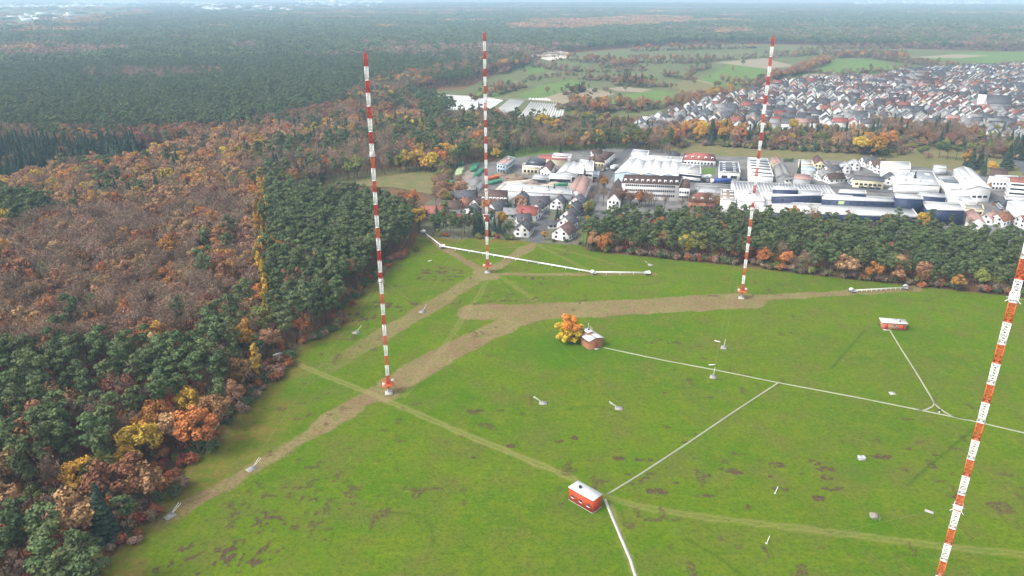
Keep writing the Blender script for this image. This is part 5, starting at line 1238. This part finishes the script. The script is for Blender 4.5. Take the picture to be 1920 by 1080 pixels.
for a in [([(1135,380),(1180,386),(1290,392),(1370,396)], 12, 6, dict(bare=.6, orange=.15, rust=.25), .7), ([(1175,368),(1280,371)], 5, 8, dict(bare=1.0), .6), ([(1395,420),(1560,426),(1700,432)], 10, 7, dict(bare=.4, orange=.25, pine=.35), .7), ([(1720,432),(1830,438)], 10, 7, dict(yellow=.3, bare=.3, pine=.4), .7),
          ([(1690,350),(1760,356)], 4, 7, dict(sdark=.6, spruce=.15, bare=.25), .8), ([(1838,366),(1862,392)], 5, 6, dict(srust=.5, tan=.5), .6), ([(1110,318),(1098,345)], 3, 9, dict(bare=.5, spruce=.5), .6), ([(1128,352),(1118,375),(1104,402)], 5, 6, dict(bare=.4, orange=.3, solive=.3), .6), ([(1282,306),(1340,308)], 3, 3.5, dict(sdark=1), 1.0), ([(1303,311),(1340,313)], 3, 3.5, dict(sdark=1), .8),
          ([(1850,330),(1840,318),(1800,312)], 8, 7, dict(bare=.5, spruce=.3, yellow=.2), .8), ([(1460,303),(1520,303)], 4, 5, dict(sdark=1), .9), ([(905,300),(860,308),(836,330),(832,350),(845,365)], 8, 5.5, dict(bare=.45, solive=.3, olive=.25), .7), ([(835,350),(842,372),(815,392)], 16, 6, dict(bare=.5, olive=.3, tan=.2), .8), ([(1000,289),(1110,283)], 10, 16, dict(bare=.5, spruce=.5), .6)]: row(*a, Y_)
E_ = "gardens of the small estate"
for a in [([(795,436),(850,446),(900,444),(960,447),(985,449)], 6, 5.5, dict(solive=.35, sbare=.3, srust=.2, sdark=.15), 1.0), ([(800,425),(850,434),(900,436),(950,440)], 16, 6.5, dict(pine=.5, spruce=.18, olive=.14, bare=.18), .72), ([(880,424),(960,424)], 10, 7, dict(spruce=.5, olive=.3, bare=.2), .55), ([(1030,452),(1060,455),(1095,458)], 3, 3, dict(sdark=.3, sbare=.4, solive=.3), .7),
          ([(1040,425),(1062,410),(1066,395)], 7, 5, dict(spruce=.5, sdark=.3, olive=.2), .5), ([(1108,392),(1098,430)], 3, 5, dict(sdark=.4, solive=.4, olive=.2), .6), ([(985,372),(1070,374)], 4, 7, dict(spruce=.6, sdark=.4), .5), ([(830,385),(900,395),(980,398)], 30, 11, dict(solive=.4, sdark=.3, spruce=.15, tan=.15), .7), ([(985,440),(975,415),(985,398)], 5, 5, dict(spruce=.4, solive=.6), .55)]: row(*a, E_)
# shrubs along the wood edges
def edge_row(px, wd, sp, mix, hs, where): row(px, wd, sp, mix, hs, where)
edge_row([(205,1060),(252,995),(292,950),(335,898),(400,825),(460,758),(525,694),(560,652),(632,612),(655,570),(690,530),(720,500),(772,470)], 5, 3.2, dict(sdark=.38, srust=.25, sbare=.30, solive=.07), 1.0, "wood edge left of the meadow")
edge_row([(1100,466),(1250,482),(1400,495),(1500,509),(1700,529),(1920,552),(2100,572)], 5, 2.8, dict(sbare=.44, srust=.12, solive=.24, sdark=.20), 1.15, "front edge of the pine belt")
edge_row([(1100,458),(1250,476),(1400,490),(1500,503),(1700,522),(1920,545)], 7, 6, dict(tan=.22, orange=.08, rust=.16, bare=.32, olive=.22), .55, "front edge of the pine belt")

# ---------------------------------------------------------------- single trees everyone can point at
def tree_thing(kind, x, y, s, rz, label, group=None, name=None, wide=1.0, var=None):
    tm, cm = TPL[kind][var if var is not None else tr.integers(len(TPL[kind]))]
    nm = name or {'pine': 'pine_tree', 'spruce': 'spruce_tree', 'bare': 'bare_tree'}.get(kind, 'shrub' if kind[0] == 's' and kind != 'spruce' else 'broadleaf_tree')
    r = link(nm, None); r.location = (x, y, -.1); r.rotation_euler = (0, 0, rz); r.scale = (s * wide, s * wide, s); r.empty_display_size = .5
    tag(r, label, "shrub" if nm == 'shrub' else "tree", group)
    link("trunk", tm, r); link("crown", cm, r); return r
HAND = [('tan', (150,1020), 1.15, 1.15, "large pale brown oak at the bottom left, left of the dark spruce"), ('spruce', (203,1016), 1.0, 1.25, "dark green spruce at the edge of the meadow in the lower left"),
 ('pine', (243,1003), .62, 1.5, "low dark pine right of the dark spruce at the meadow edge"), ('rust', (232,955), 1.15, 1.2, "large dark rust brown beech above the dark spruce"), ('tan', (284,948), 1.0, .95, "pale orange brown tree right of the dark rust beech"),
 ('olive', (196,925), .95, .9, "yellow green tree just left of the dark rust beech"), ('yellow', (160,935), .95, .9, "golden yellow tree at the left of the yellow green one"), ('yellow', (250,905), .8, .9, "small yellow tree above the dark rust beech"),
 ('yellow', (272,878), 1.0, 1.05, "broad golden tree at the left of the clearing"), ('yellow', (252,862), .9, 1.0, "golden tree behind the broad golden one"), ('orange', (303,826), 1.0, 1.0, "bright orange round tree above the golden pair"),
 ('orange', (283,842), .95, .95, "yellow orange tree between the golden pair and the bright orange one"), ('orange', (373,850), 1.1, 1.05, "broad orange brown tree closest to the rusty grass"), ('tan', (330,843), .95, .95, "pale orange tree left of the broad orange brown one"), ('yellow', (362,796), .95, .9, "yellow brown tree at the back of the orange group"),
 ('rust', (410,806), .95, 1.0, "brown beech at the meadow edge right of the orange group"), ('orange', (457,672), 1.1, .95, "orange oak at the corner of the bare brown wood"), ('tan', (507,668), .85, .95, "tan round tree near the grey crate"), ('rust', (377,656), .9, 1.1, "dark wine red round tree in the bare brown wood"),
 ('ycol', (483,706), .85, 1.2, "slim yellow tree left of the grey crate"), ('yellow', (584,572), .75, .8, "small yellow and orange tree alone inside the pine block edge"), ('orange', (492,585), .95, .9, "pale orange tree at the near end of the yellow row"), ('yellow', (525,598), .6, .8, "small orange yellow tree at the corner of the pine block"), ('orange', (325,500), 1.2, 1.0, "large orange oak standing out in the bare brown wood"), ('orange', (240,470), 1.0, 1.0, "orange brown oak upper left in the bare brown wood"),
 ('olive', (1305,482), .95, 1.25, "broad yellow green tree at the left front of the pine belt"), ('yellow', (1285,478), .8, 1.1, "yellow tree beside the yellow green one at the pine belt"), ('tan', (1583,522), .85, 1.35, "pale straw yellow willow at the front of the pine belt"), ('orange', (1636,528), .68, 1.1, "orange tree right of the straw yellow willow"), ('orange', (1793,546), .62, 1.1, "round orange tree at the right front of the pine belt"), ('olive', (1835,544), .8, 1.0, "olive and orange tree right of the round orange one"), ('orange', (1473,504), .7, 1.0, "brown orange tree left of the straw yellow willow"), ('bare', (1490,512), .6, 1.2, "grey bare bush at the front of the pine belt"),
 ('rust', (1240,470), .8, 1.0, "rust brown tree at the left front of the pine belt"), ('orange', (1350,452), .8, 1.0, "orange red tree among the pines behind the broad green tree"), 
 ('yellow', (785,434), 1.05, .95, "tall golden tree at the left end of the small estate"), ('orange', (773,398), 1.0, .9, "orange tree behind the tall golden one"), ('rust', (757,392), .9, 1.0, "rust red tree at the corner of the square pine block"), ('yellow', (850,428), .6, .95, "yellow tree before the white house with long brown roof"), ('yellow', (940,429), .75, .8, "golden tree right of the far mast among the houses"), ('spruce', (979,386), .72, .6, "slim dark conifer before the left end of the warehouse"), ('spruce', (952,400), .62, .6, "slim dark conifer left of the tall white gable"), ('spruce', (967,402), .60, .8, "dark green conifer right of the slim one"), ('pine', (957,450), .62, 1.5, "broad dark pine at the meadow edge left of the nearest house"), ('spruce', (897,432), .68, 1.0, "dark conifer left of the far mast"), ('spruce', (927,437), .6, 1.0, "dark conifer just right of the far mast"), ('orange', (1021,450), .38, 1.0, "small orange tree where the cul de sac meets the meadow"), ('yellow', (1102,420), .42, .7, "small yellow tree at the edge of the pine belt by the last houses"),
 ('orange', (1132,357), .78, .9, "round orange tree beside the access road"), ('rust', (819,354), .75, 1.15, "dark red round tree at the left of the container yard"), ('spruce', (959,294), .8, 1.1, "dark cone shaped conifer behind the pale blue office"), ('yellow', (930,303), .8, 1.1, "yellow tree left of the pale blue office"), ('yellow', (1018,250), 1.35, 1.5, "huge golden yellow tree before the foil fields"), ('yellow', (1042,252), 1.1, 1.3, "golden tree right of the huge golden one"), ('yellow', (975,248), .8, .8, "small golden tree left of the huge golden one"), ('orange', (780,306), 1.0, 1.0, "orange yellow tree at the left of the dry field edge"), ('yellow', (835,306), 1.2, 1.3, "big golden orange tree at the corner of the dry field"), ('spruce', (797,306), .95, .9, "dark spruce between two golden trees at the dry field"),
 ('spruce', (1497,332), .75, .8, "dark conifer in the small yards before the ribbed hall"), ('spruce', (1820,318), 1.0, 1.3, "dark broad conifer behind the slanting white hall"), ('spruce', (1835,316), 1.0, 1.2, "second dark broad conifer behind the slanting white hall"), ('spruce', (1886,318), 1.15, 1.5, "large dark conifer beside the town road"), ('spruce', (1912,300), 1.2, 1.6, "large dark conifer at the right picture edge"), ('yellow', (1612,290), 1.2, 1.35, "golden bush before the tall white hall"), ('yellow', (1642,294), 1.25, 1.4, "broad golden orange tree before the garden copse"), ('orange', (1662,284), 1.25, 1.3, "rust orange round tree right of the golden ones"), ('yellow', (1625,280), 1.1, 1.1, "pale golden tree behind the golden bush"), ('yellow', (1312,268), 1.2, 1.1, "bright golden tree at the left of the garden copse"), ('yellow', (1360,250), 1.0, 1.0, "golden tree standing behind the garden copse"), ('yellow', (1486,250), 1.0, .9, "golden tree at the town edge left of the greenhouse"),
 ('pine', (1760,296), .75, 1.7, "wide dark evergreen hedge block before the town, left part"), ('pine', (1776,298), .75, 1.7, "wide dark evergreen hedge block before the town, middle part"), ('pine', (1792,300), .75, 1.7, "wide dark evergreen hedge block before the town, right part")]
GRP = [('pine', [(824,442),(837,444),(851,447),(866,447),(880,446),(845,439),(871,440),(812,439)], .72, 1.15, "dark pine in the clump between the feeder line and the left houses"),
 ('pine', [(58,1078),(118,1100),(176,1112),(22,1112),(88,1140),(146,1146),(36,1046),(180,1150),(100,1068)], 1.0, 1.2, "dark green pine in the bottom left corner below the pale brown oak"),
 ('spruce', [(905,440),(915,443),(945,442),(936,437)], .55, 1.0, "dark conifer in the hedge in front of the far mast's houses")]
NH = len(HAND)
for kd, ps, s, wd, lb in GRP: HAND += [(kd, p_, s * tr.uniform(.9, 1.1), wd, lb) for p_ in ps]
for i_, (kind, px, s, wd, lb) in enumerate(HAND):
    x, y = P(*px); tree_thing(kind, x, y, s, tr.random() * 6.28, lb, None if i_ < NH else lb.replace('dark', 'dark', 1) + ' group', None, wd)
# the two coloured tree beside the brick hut
x, y = P(1066, 641); r = link("broadleaf_tree", None); r.location = (x, y, 0); tag(r, "yellow and orange tree alone in the meadow beside the brick hut", "tree")
rr = np.random.default_rng(3); cy_ = []; co_ = []; br = []
for k in range(38):
    d = rr.standard_normal(3); d[2] = abs(d[2]) - .55; d /= np.linalg.norm(d); q = rr.uniform(.66, 1.06); c = (d[0] * 4.2 * q, d[1] * 3.8 * q, 5.3 + d[2] * 4.5 * q); s = rr.uniform(.95, 1.6); br.append((1.2 + rr.random(), c, .1))
    (co_ if (d[2] > .25 and d[0] > -.45) else cy_).append((c, (s, s, s * .85)))
for k in range(6): a = k * 1.05; c = (3.6 * math.cos(a), 3.0 * math.sin(a), 2.1); cy_.append((c, (1.1, 1.1, .9)))
trunk_mb(7, .3, (0, 0), br, rr).build("trunk", M['bark'], r)
link("crown", leaf_mesh("crown", clump_leaves(cy_, 110, .42, .2, rr), M['goldleaf']), r); link("orange_crown_top", leaf_mesh("orange_crown_top", clump_leaves(co_, 110, .42, .2, rr), M['orangeleaf']), r)

# ---------------------------------------------------------------- nearest trees one by one, the rest as woods
GN_N = [0]
def scatter(name, kind, pts, label=None):
    """one object: pts = list of (x, y, scale); trees of one kind instanced over it"""
    c = joined(kind); n = len(pts); A_ = np.array(pts, float)
    m = bpy.data.meshes.new(name); m.vertices.add(n); co = np.zeros((n, 3), np.float32); co[:, :2] = A_[:, :2]; co[:, 2] = -.15; m.vertices.foreach_set("co", co.ravel())
    rr = np.random.default_rng(n + hash_(kind))
    for nm, ty, vals in (("scl", 'FLOAT', A_[:, 2]), ("rot", 'FLOAT', rr.random(n) * 6.283), ("idx", 'INT', rr.integers(0, len(c.objects), n))):
        a = m.attributes.new(nm, ty, 'POINT'); a.data.foreach_set("value", vals.astype(np.float32 if ty == 'FLOAT' else np.int32))
    o = link(name, m); tag(o, label, None, None, "stuff")
    ng = bpy.data.node_groups.new("wood", 'GeometryNodeTree')
    ng.interface.new_socket("Geometry", in_out='INPUT', socket_type='NodeSocketGeometry'); ng.interface.new_socket("Geometry", in_out='OUTPUT', socket_type='NodeSocketGeometry')
    gi = ng.nodes.new("NodeGroupInput"); go = ng.nodes.new("NodeGroupOutput"); ip = ng.nodes.new("GeometryNodeInstanceOnPoints"); ci = ng.nodes.new("GeometryNodeCollectionInfo")
    ci.inputs[0].default_value = c; ci.inputs[1].default_value = True; ci.inputs[2].default_value = True
    def na(nm, ty):
        q = ng.nodes.new("GeometryNodeInputNamedAttribute"); q.data_type = ty; q.inputs[0].default_value = nm; return q.outputs[0]
    cx_ = ng.nodes.new("ShaderNodeCombineXYZ"); ng.links.new(na("rot", 'FLOAT'), cx_.inputs[2])
    ng.links.new(gi.outputs[0], ip.inputs["Points"]); ng.links.new(ci.outputs[0], ip.inputs["Instance"]); ip.inputs["Pick Instance"].default_value = True
    ng.links.new(na("idx", 'INT'), ip.inputs["Instance Index"]); ng.links.new(cx_.outputs[0], ip.inputs["Rotation"]); ng.links.new(na("scl", 'FLOAT'), ip.inputs["Scale"])
    ng.links.new(ip.outputs[0], go.inputs[0]); md = o.modifiers.new("wood", 'NODES'); md.node_group = ng
    return o
CLS = {'pine': 'pine', 'spruce': 'spruce', 'bare': 'bare', 'ycol': 'broad', 'ocol': 'broad', 'orange': 'broad', 'yellow': 'broad', 'rust': 'broad', 'tan': 'broad', 'olive': 'broad', 'srust': 'shrub', 'solive': 'shrub', 'sbare': 'shrub', 'sdark': 'shrub'}
COLN = dict(pine="dark green pine", spruce="dark pointed spruce", bare="bare grey brown tree", ycol="slim yellow tree", ocol="slim olive tree", orange="orange leaved tree", yellow="golden yellow tree", rust="rust brown leaved tree", tan="pale tan leaved tree", olive="olive green tree", srust="rust brown bush", solive="olive bush", sbare="bare brown bush", sdark="dark green bush")
hx = np.array([P(*h_[1]) for h_ in HAND]); 
hr_ = np.array([h_[2] * h_[3] * 4.3 + 1.8 for h_ in HAND]); arr = {}
for p in POOL:
    x, y = p[1], p[2]
    if p[0][0] != 's' or p[0] == 'spruce':
        dd_ = np.hypot(hx[:, 0] - x, hx[:, 1] - y); fr_ = np.hypot((hx[:, 0] - x) * 1.15, np.where(hx[:, 1] > y, hx[:, 1] - y, 0) * .62 + np.where(hx[:, 1] <= y, y - hx[:, 1], 0) * 1.3)
        if np.any(fr_ < hr_): continue
    arr.setdefault(CLS[p[0]], []).append(p)
rest = {}
for cl, lst in arr.items():
    def key(p):
        px_, py_ = proj(p[1], p[2], 5.0); vis = 0 < px_ < 1920 and py_ < 1090
        return (0 if vis else 1, math.hypot(p[1], p[2]) / (p[3] * (.35 if p[0][0] == 's' and p[0] != 'spruce' else 1)))
    lst.sort(key=key)
    for i, p in enumerate(lst):
        if i < 300 and key(p)[0] == 0:
            tree_thing(p[0], p[1], p[2], p[3], tr.random() * 6.28, f"{COLN[p[0]]} in the {p[4]}", f"{COLN[p[0]]}s in the {p[4]}", None, tr.uniform(.88, 1.12))
        else: rest.setdefault(p[0], []).append((p[1], p[2], p[3]))
WOODN = dict(pine="pine_wood", spruce="spruce_wood", bare="bare_wood", ycol="yellow_wood", ocol="olive_wood", orange="orange_wood", yellow="golden_wood", rust="rust_wood", tan="tan_wood", olive="mixed_wood", srust="rust_undergrowth", solive="olive_undergrowth", sbare="bare_undergrowth", sdark="dark_undergrowth")
UK = ('srust', 'srust', 'srust', 'sbare', 'sbare', 'solive')
for (x, y, s, u) in UNDER: rest.setdefault(UK[int(u * 6) % 6], []).append((x, y, s * .95))
for k, pts in rest.items(): scatter(WOODN[k], k, pts)

# far woods as patches
def far_kind(x, y, pre):
    px_, py_ = proj(x, y, 10.0); out = np.full(x.shape, pre + 'pine', dtype=object)
    n = vnoise(x * .35, y, 330, 5) * .6 + vnoise(x, y, 120, 6) * .4; u = tr.random(x.shape)
    out[(n > .72) & (u < .7)] = pre + ('twig' if pre == 'p_' else 'tan')
    def zone(poly, a, pr):
        s = inside(px_, py_, poly) & (tr.random(x.shape) < pr); out[s] = pre + a
    t2 = 'twig'; t3 = 'orange' if pre == 'p_' else 'tan'
    zone([(-300,84),(100,84),(250,92),(150,104),(-300,110)], t2, .8); zone([(0,90),(60,88),(95,92),(60,97),(0,98)], 'tan', .7)
    zone([(150,128),(420,128),(420,140),(300,150),(160,146)], t2, .75); zone([(370,128),(420,128),(415,136),(375,138)], t3, .6)
    zone([(955,47),(1040,38),(1130,36),(1150,50),(1080,56),(980,56)], 'tan', .9); zone([(1120,36),(1230,30),(1300,34),(1290,46),(1150,50)], 'tan', .85)
    zone([(1340,56),(1400,54),(1412,62),(1350,65)], 'tan', .9); zone([(1400,78),(1700,80),(2300,85),(2300,100),(1700,96),(1400,92)], t2, .55); zone([(1200,62),(1700,50),(2300,60),(2300,72),(1500,75)], t2, .35)
    zone([(-300,14),(180,10),(300,22),(160,46),(-300,50)], 'tan', .6); zone([(880,100),(1000,88),(1100,84),(1180,90),(1000,110),(900,125)], t2, .6); zone([(1800,70),(2300,66),(2300,84),(1830,84)], t2, .6)
    return out
pasture_w = PP([(868,162),(905,146),(960,124),(985,114),(1040,100),(1100,95),(1170,89),(1300,82),(1450,82),(1560,84),(1700,90),(1920,95),(2500,102),(2500,300),(1200,330),(820,330),(700,320),(860,215),(765,180),(800,166)])
allreg = REG_W
x, y = candidates(1480, 2700, 17.0)
k = (classify(x, y) < 0) & ~inside(x, y, pasture_w); x, y = x[k], y[k]
x2, y2 = candidates(560, 1480, 15.0); k = (classify(x2, y2) < 0) & ~inside(x2, y2, pasture_w) & (proj(x2, y2, 10)[1] < 262); x2, y2 = x2[k], y2[k]
# regions that reach beyond the single-tree range
x3, y3 = candidates(1480, 2700, 17.0); r3 = classify(x3, y3); k = (r3 >= 0); x3, y3 = x3[k], y3[k]
xa = np.concatenate([x, x3]); ya = np.concatenate([y, y3]); kinds = far_kind(xa, ya, 'p_')
FARN = dict(p_pine="far_pine_wood", p_rust="far_rust_wood", p_twig="far_bare_wood", p_orange="far_orange_wood", p_tan="far_tan_wood", q_pine="distant_pine_wood", q_rust="distant_rust_wood", q_tan="distant_tan_wood", q_twig="distant_bare_wood")
for kd in set(kinds): s = kinds == kd; scatter(FARN[kd], kd, np.stack([xa[s], ya[s], tr.uniform(.85, 1.2, s.sum())], 1))
# middle distance pines are still single crowns
x2, y2 = candidates(560, 1480, 7.2); py2 = proj(x2, y2, 10)[1]; k = (classify(x2, y2) < 0) & ~inside(x2, y2, pasture_w) & (py2 < 262); x2, y2 = x2[k], y2[k]
kinds = far_kind(x2, y2, 'p_'); one = dict(p_pine='pine', p_rust='rust', p_twig='bare', p_orange='orange', p_tan='tan')
for kd in set(kinds): s = kinds == kd; scatter(WOODN[one[kd]], one[kd], np.stack([x2[s], y2[s], tr.uniform(.85, 1.2, s.sum())], 1))
x, y = candidates(2700, 9000, 46.0); pyf = proj(x, y, 10)[1]
glade = vnoise(x * .4, y, 520, 15); k = ~((glade > .70) & (np.hypot(x, y) > 4200)); pxg, pyg = proj(x, y, 0.0)
for q in ([(-200,4),(272,2),(310,12),(200,34),(60,56),(-200,60)], [(320,3),(750,0),(750,15),(560,24),(350,28)], [(1570,2),(2100,2),(2100,13),(1600,12)]): k &= ~(inside(pxg, pyg, q) & (tr.random(x.shape) < .9))
x, y = x[k], y[k]
kinds = far_kind(x, y, 'q_')
for kd in set(kinds): s = kinds == kd; scatter(FARN[kd], kd, np.stack([x[s], y[s], tr.uniform(.9, 1.2, s.sum())], 1))

# ================================================================ THE TOWN
town = PP([(1192,236),(1290,204),(1330,190),(1400,176),(1480,154),(1560,150),(1640,148),(1700,133),(1920,126),(2150,130),(2150,278),(1890,264),(1660,242),(1600,238),(1455,246),(1380,244),(1290,246),(1230,258),(1195,262)])
th = deg(-20); HOUSES = []
hw_rng = np.random.default_rng(11); ct, st_ = math.cos(th), math.sin(th)
for iu in np.arange(-500, 1700, 11.4):
    for iv, side in [(v + o_, o_) for v in np.arange(200, 2200, 28.0) for o_ in (0, 13.0)]:
        u = iu + hw_rng.normal(0, 1.3); v_ = iv + hw_rng.normal(0, 1.5)
        bend = 10 * math.sin(u / 130.0) ; x = u * ct - (v_ + bend) * st_; y = u * st_ + (v_ + bend) * ct
        if y < 300 or not inside(np.array([x]), np.array([y]), town)[0] or hw_rng.random() < .10: continue
        blk = vnoise(np.array([x]), np.array([y]), 90, 33)[0]
        rz = th + (math.pi / 2 if (blk > .28) ^ (hw_rng.random() < .18) else 0) + hw_rng.normal(0, .07)
        sz = int(hw_rng.integers(4)); red = vnoise(np.array([x]), np.array([y]), 140, 35)[0]
        ro = hw_rng.choice(['r_dark', 'r_brown', 'r_red', 'r_grey', 'r_pink'], p=[.56, .14, .04, .23, .03] if red < .62 else [.42, .26, .12, .15, .05]); wa = hw_rng.choice(['white', 'cream', 'lightgrey'], p=[.88, .07, .05])
        HOUSES.append((math.hypot(x, y), x, y, rz, sz, wa, ro))
HOUSES.sort()
SZ = [(9.5, 8.2, 5.4, 3.5), (11, 8.6, 5.8, 3.6), (8.5, 7.4, 5.2, 3.2), (13, 8.2, 4.8, 3.3)]
RN = dict(r_dark="dark grey", r_brown="brown", r_red="orange red", r_grey="weathered grey", r_pink="faded pink")
town_win = {}
def town_wall(sz, wa):
    if (sz, wa) in town_win: return town_win[(sz, wa)]
    w_, d_, he, hr = SZ[sz]; a, c_ = w_ / 2, d_ / 2
    V = [(-a, -c_, -.4), (a, -c_, -.4), (a, c_, -.4), (-a, c_, -.4), (-a, -c_, he), (a, -c_, he), (a, c_, he), (-a, c_, he), (-a, 0, he + hr), (a, 0, he + hr)]
    mb = MB().add(V, [(0, 1, 5, 4), (2, 3, 7, 6), (1, 2, 6, 9, 5), (3, 0, 4, 8, 7)])
    town_win[(sz, wa)] = mb.mesh("wall", M[wa]); return town_win[(sz, wa)]
def win_grid(sz):
    if ('w', sz) in town_win: return town_win[('w', sz)]
    w_, d_, he, hr = SZ[sz]; wins = []
    for s in (-1, 1):
        for yy, zz in ((-d_ * .24, 1.6), (d_ * .24, 1.6), (0, he + hr * .3)): wins.append((s * w_ / 2, yy, zz, 0))
        wins.append((-w_ * .25, s * d_ / 2, 1.6, 1)); wins.append((w_ * .25, s * d_ / 2, 1.6, 1))
    town_win[('w', sz)] = wins; return wins
town_roof = {}
for i, (dd, x, y, rz, sz, wa, ro) in enumerate(HOUSES[:300]):
    w_, d_, he, hr = SZ[sz]; wl = {'white': 'white', 'cream': 'cream', 'lightgrey': 'pale grey'}[wa]
    gable_house("town_house", f"{wl} gabled house with {RN[ro]} roof in the near part of the town", x, y, rz, w_, d_, he, hr, wa, ro, f"{wl} houses with {RN[ro]} roofs in the near town", windows=False, chimney=False)
    root = [o for o in ()]
mb = MB(); order = ['white', 'cream', 'lightgrey', 'r_dark', 'r_brown', 'r_red', 'r_grey', 'r_pink']
for (dd, x, y, rz, sz, wa, ro) in HOUSES[300:]:
    w_, d_, he, hr = SZ[sz]; wm, rm, ch = WIN_CACHE.setdefault((w_, d_, he, hr, wa, ro), None) or (None, None, None)
    c0, s0 = math.cos(rz), math.sin(rz); tf = lambda p: (x + p[0] * c0 - p[1] * s0, y + p[0] * s0 + p[1] * c0, p[2])
    a, c_ = w_ / 2, d_ / 2
    V = [(-a, -c_, -.4), (a, -c_, -.4), (a, c_, -.4), (-a, c_, -.4), (-a, -c_, he), (a, -c_, he), (a, c_, he), (-a, c_, he), (-a, 0, he + hr), (a, 0, he + hr)]
    mb.add([tf(p) for p in V], [(0, 1, 5, 4), (2, 3, 7, 6), (1, 2, 6, 9, 5), (3, 0, 4, 8, 7)], order.index(wa))
    q = MB(); ov = .5; k = hr / c_
    slab(q, [(-a - ov, -c_ - ov, he - ov * k), (a + ov, -c_ - ov, he - ov * k), (a + ov, 0, he + hr), (-a - ov, 0, he + hr)], .2); slab(q, [(a + ov, c_ + ov, he - ov * k), (-a - ov, c_ + ov, he - ov * k), (-a - ov, .0, he + hr), (a + ov, .0, he + hr)], .2)
    mb.add([tf(p) for p in q.V], q.F, order.index(ro))
o = mb.build("town_houses", [M[k] for k in order]); tag(o, "many more gabled houses filling the far side of the town", None, None, "stuff")
# church with a pointed tower
x, y = P(1843, 208); r = empty("church", (x, y, 0), deg(-12), "white church with long dark roof and pointed tower in the town", "church")
V = [(0, -6, -.4), (24, -6, -.4), (24, 6, -.4), (0, 6, -.4), (0, -6, 9), (24, -6, 9), (24, 6, 9), (0, 6, 9), (0, 0, 17), (24, 0, 17)]
MB().add(V, [(0, 1, 5, 4), (2, 3, 7, 6), (1, 2, 6, 9, 5), (3, 0, 4, 8, 7)]).build("nave_wall", M['white'], r)
mb = MB(); slab(mb, [(-.4, -6.6, 8.3), (24.4, -6.6, 8.3), (24.4, 0, 17), (-.4, 0, 17)], .25); slab(mb, [(24.4, 6.6, 8.3), (-.4, 6.6, 8.3), (-.4, 0, 17.004), (24.4, 0, 17.004)], .25); mb.build("nave_roof", M['r_dark'], r)
MB().box(-7, -.5, -3.2, 3.2, -.4, 18).build("tower", M['white'], r)
MB().add([(-7.3, -3.5, 18), (-.2, -3.5, 18), (-.2, 3.5, 18), (-7.3, 3.5, 18), (-3.75, 0, 31)], [(0, 1, 4), (1, 2, 4), (2, 3, 4), (3, 0, 4), (3, 2, 1, 0)]).build("spire", M['r_dark'], r)
for s in (-6.05, 6.05):
    for k in range(4): put("window", unit_win, r, (4 + k * 5.2, s, 4.8), 0, 1.2, .16, 4.2)
# garden trees inside the town
GT = []
tx = tr.uniform(150, 1250, 9000); ty = tr.uniform(560, 1500, 9000); k = inside(tx, ty, town); tx, ty = tx[k], ty[k]
clump = vnoise(tx, ty, 60, 41)
kk = tr.random(len(tx)) < np.where(clump > .62, .55, .12); tx, ty = tx[kk][:760], ty[kk][:760]
tk = tr.choice(['spruce', 'bare', 'olive', 'rust', 'tan', 'yellow', 'orange', 'solive', 'sdark'], len(tx), p=[.2, .2, .12, .08, .1, .05, .05, .1, .1])
for kd in sorted(set(tk)):
    s = tk == kd; scatter("town_garden_trees", kd, np.stack([tx[s], ty[s], tr.uniform(.35, .72, s.sum()) * (1 if kd[0] != 's' or kd == 'spruce' else 1.5)], 1))
# far towns on the horizon: pale blocks
rr = np.random.default_rng(17); mb = MB()
for (px0, px1, py0, py1, n) in ((0, 200, 9, 15, 170), (130, 260, 2, 7, 160), (380, 570, 7, 19, 520), (560, 720, 2, 12, 260), (300, 420, 3, 12, 120), (0, 140, 26, 40, 40), (1600, 1920, 3, 9, 130), (620, 640, 0, 3, 12)):
    for _ in range(n):
        x, y = P(rr.uniform(px0, px1), rr.uniform(py0, py1)); w_, d_, h_ = rr.uniform(10, 42), rr.uniform(10, 26), rr.uniform(6, 13)
        if y > G * .95: continue
        mb.box(x - w_ / 2, x + w_ / 2, y - d_ / 2, y + d_ / 2, -.6, h_, int(rr.integers(2)))
o = mb.build("distant_town", [M['white'], M['lightgrey']]); tag(o, "pale distant towns fading near the horizon", None, None, "stuff")
x, y = P(628, 14); 
o = MB().box(-30, 30, -20, 20, -.6, 70).box(-22, 22, -14, 14, 70, 76).build("cooling_block", M['lightgrey']); o.location = (x, y, 0); tag(o, "pale tall block far away on the horizon left of the nearest mast top", "tower block")
# roofs and heaps of the quarry
for px, lb in (((1005,102), "pale heap in the far quarry"), ((1030,106), "larger sandy heap in the middle of the far quarry"), ((1050,101), "sandy heap at the right of the far quarry")): pile(px, 18, 5, M['sand'], lb)
# ================================================================ haze
hm = bpy.data.materials.new("haze"); hm.use_nodes = True; t = hm.node_tree
for n in list(t.nodes): t.nodes.remove(n)
ho = t.nodes.new("ShaderNodeOutputMaterial"); pv = t.nodes.new("ShaderNodeVolumePrincipled")
pv.inputs["Color"].default_value = (.56, .80, 1.0, 1); pv.inputs["Density"].default_value = HAZE; pv.inputs["Anisotropy"].default_value = 0.0
t.links.new(pv.outputs[0], ho.inputs["Volume"])
E = G + 50
o = MB().box(-E, E, -E, E, -1.6, 126).build("haze", hm); o["kind"] = "stuff"
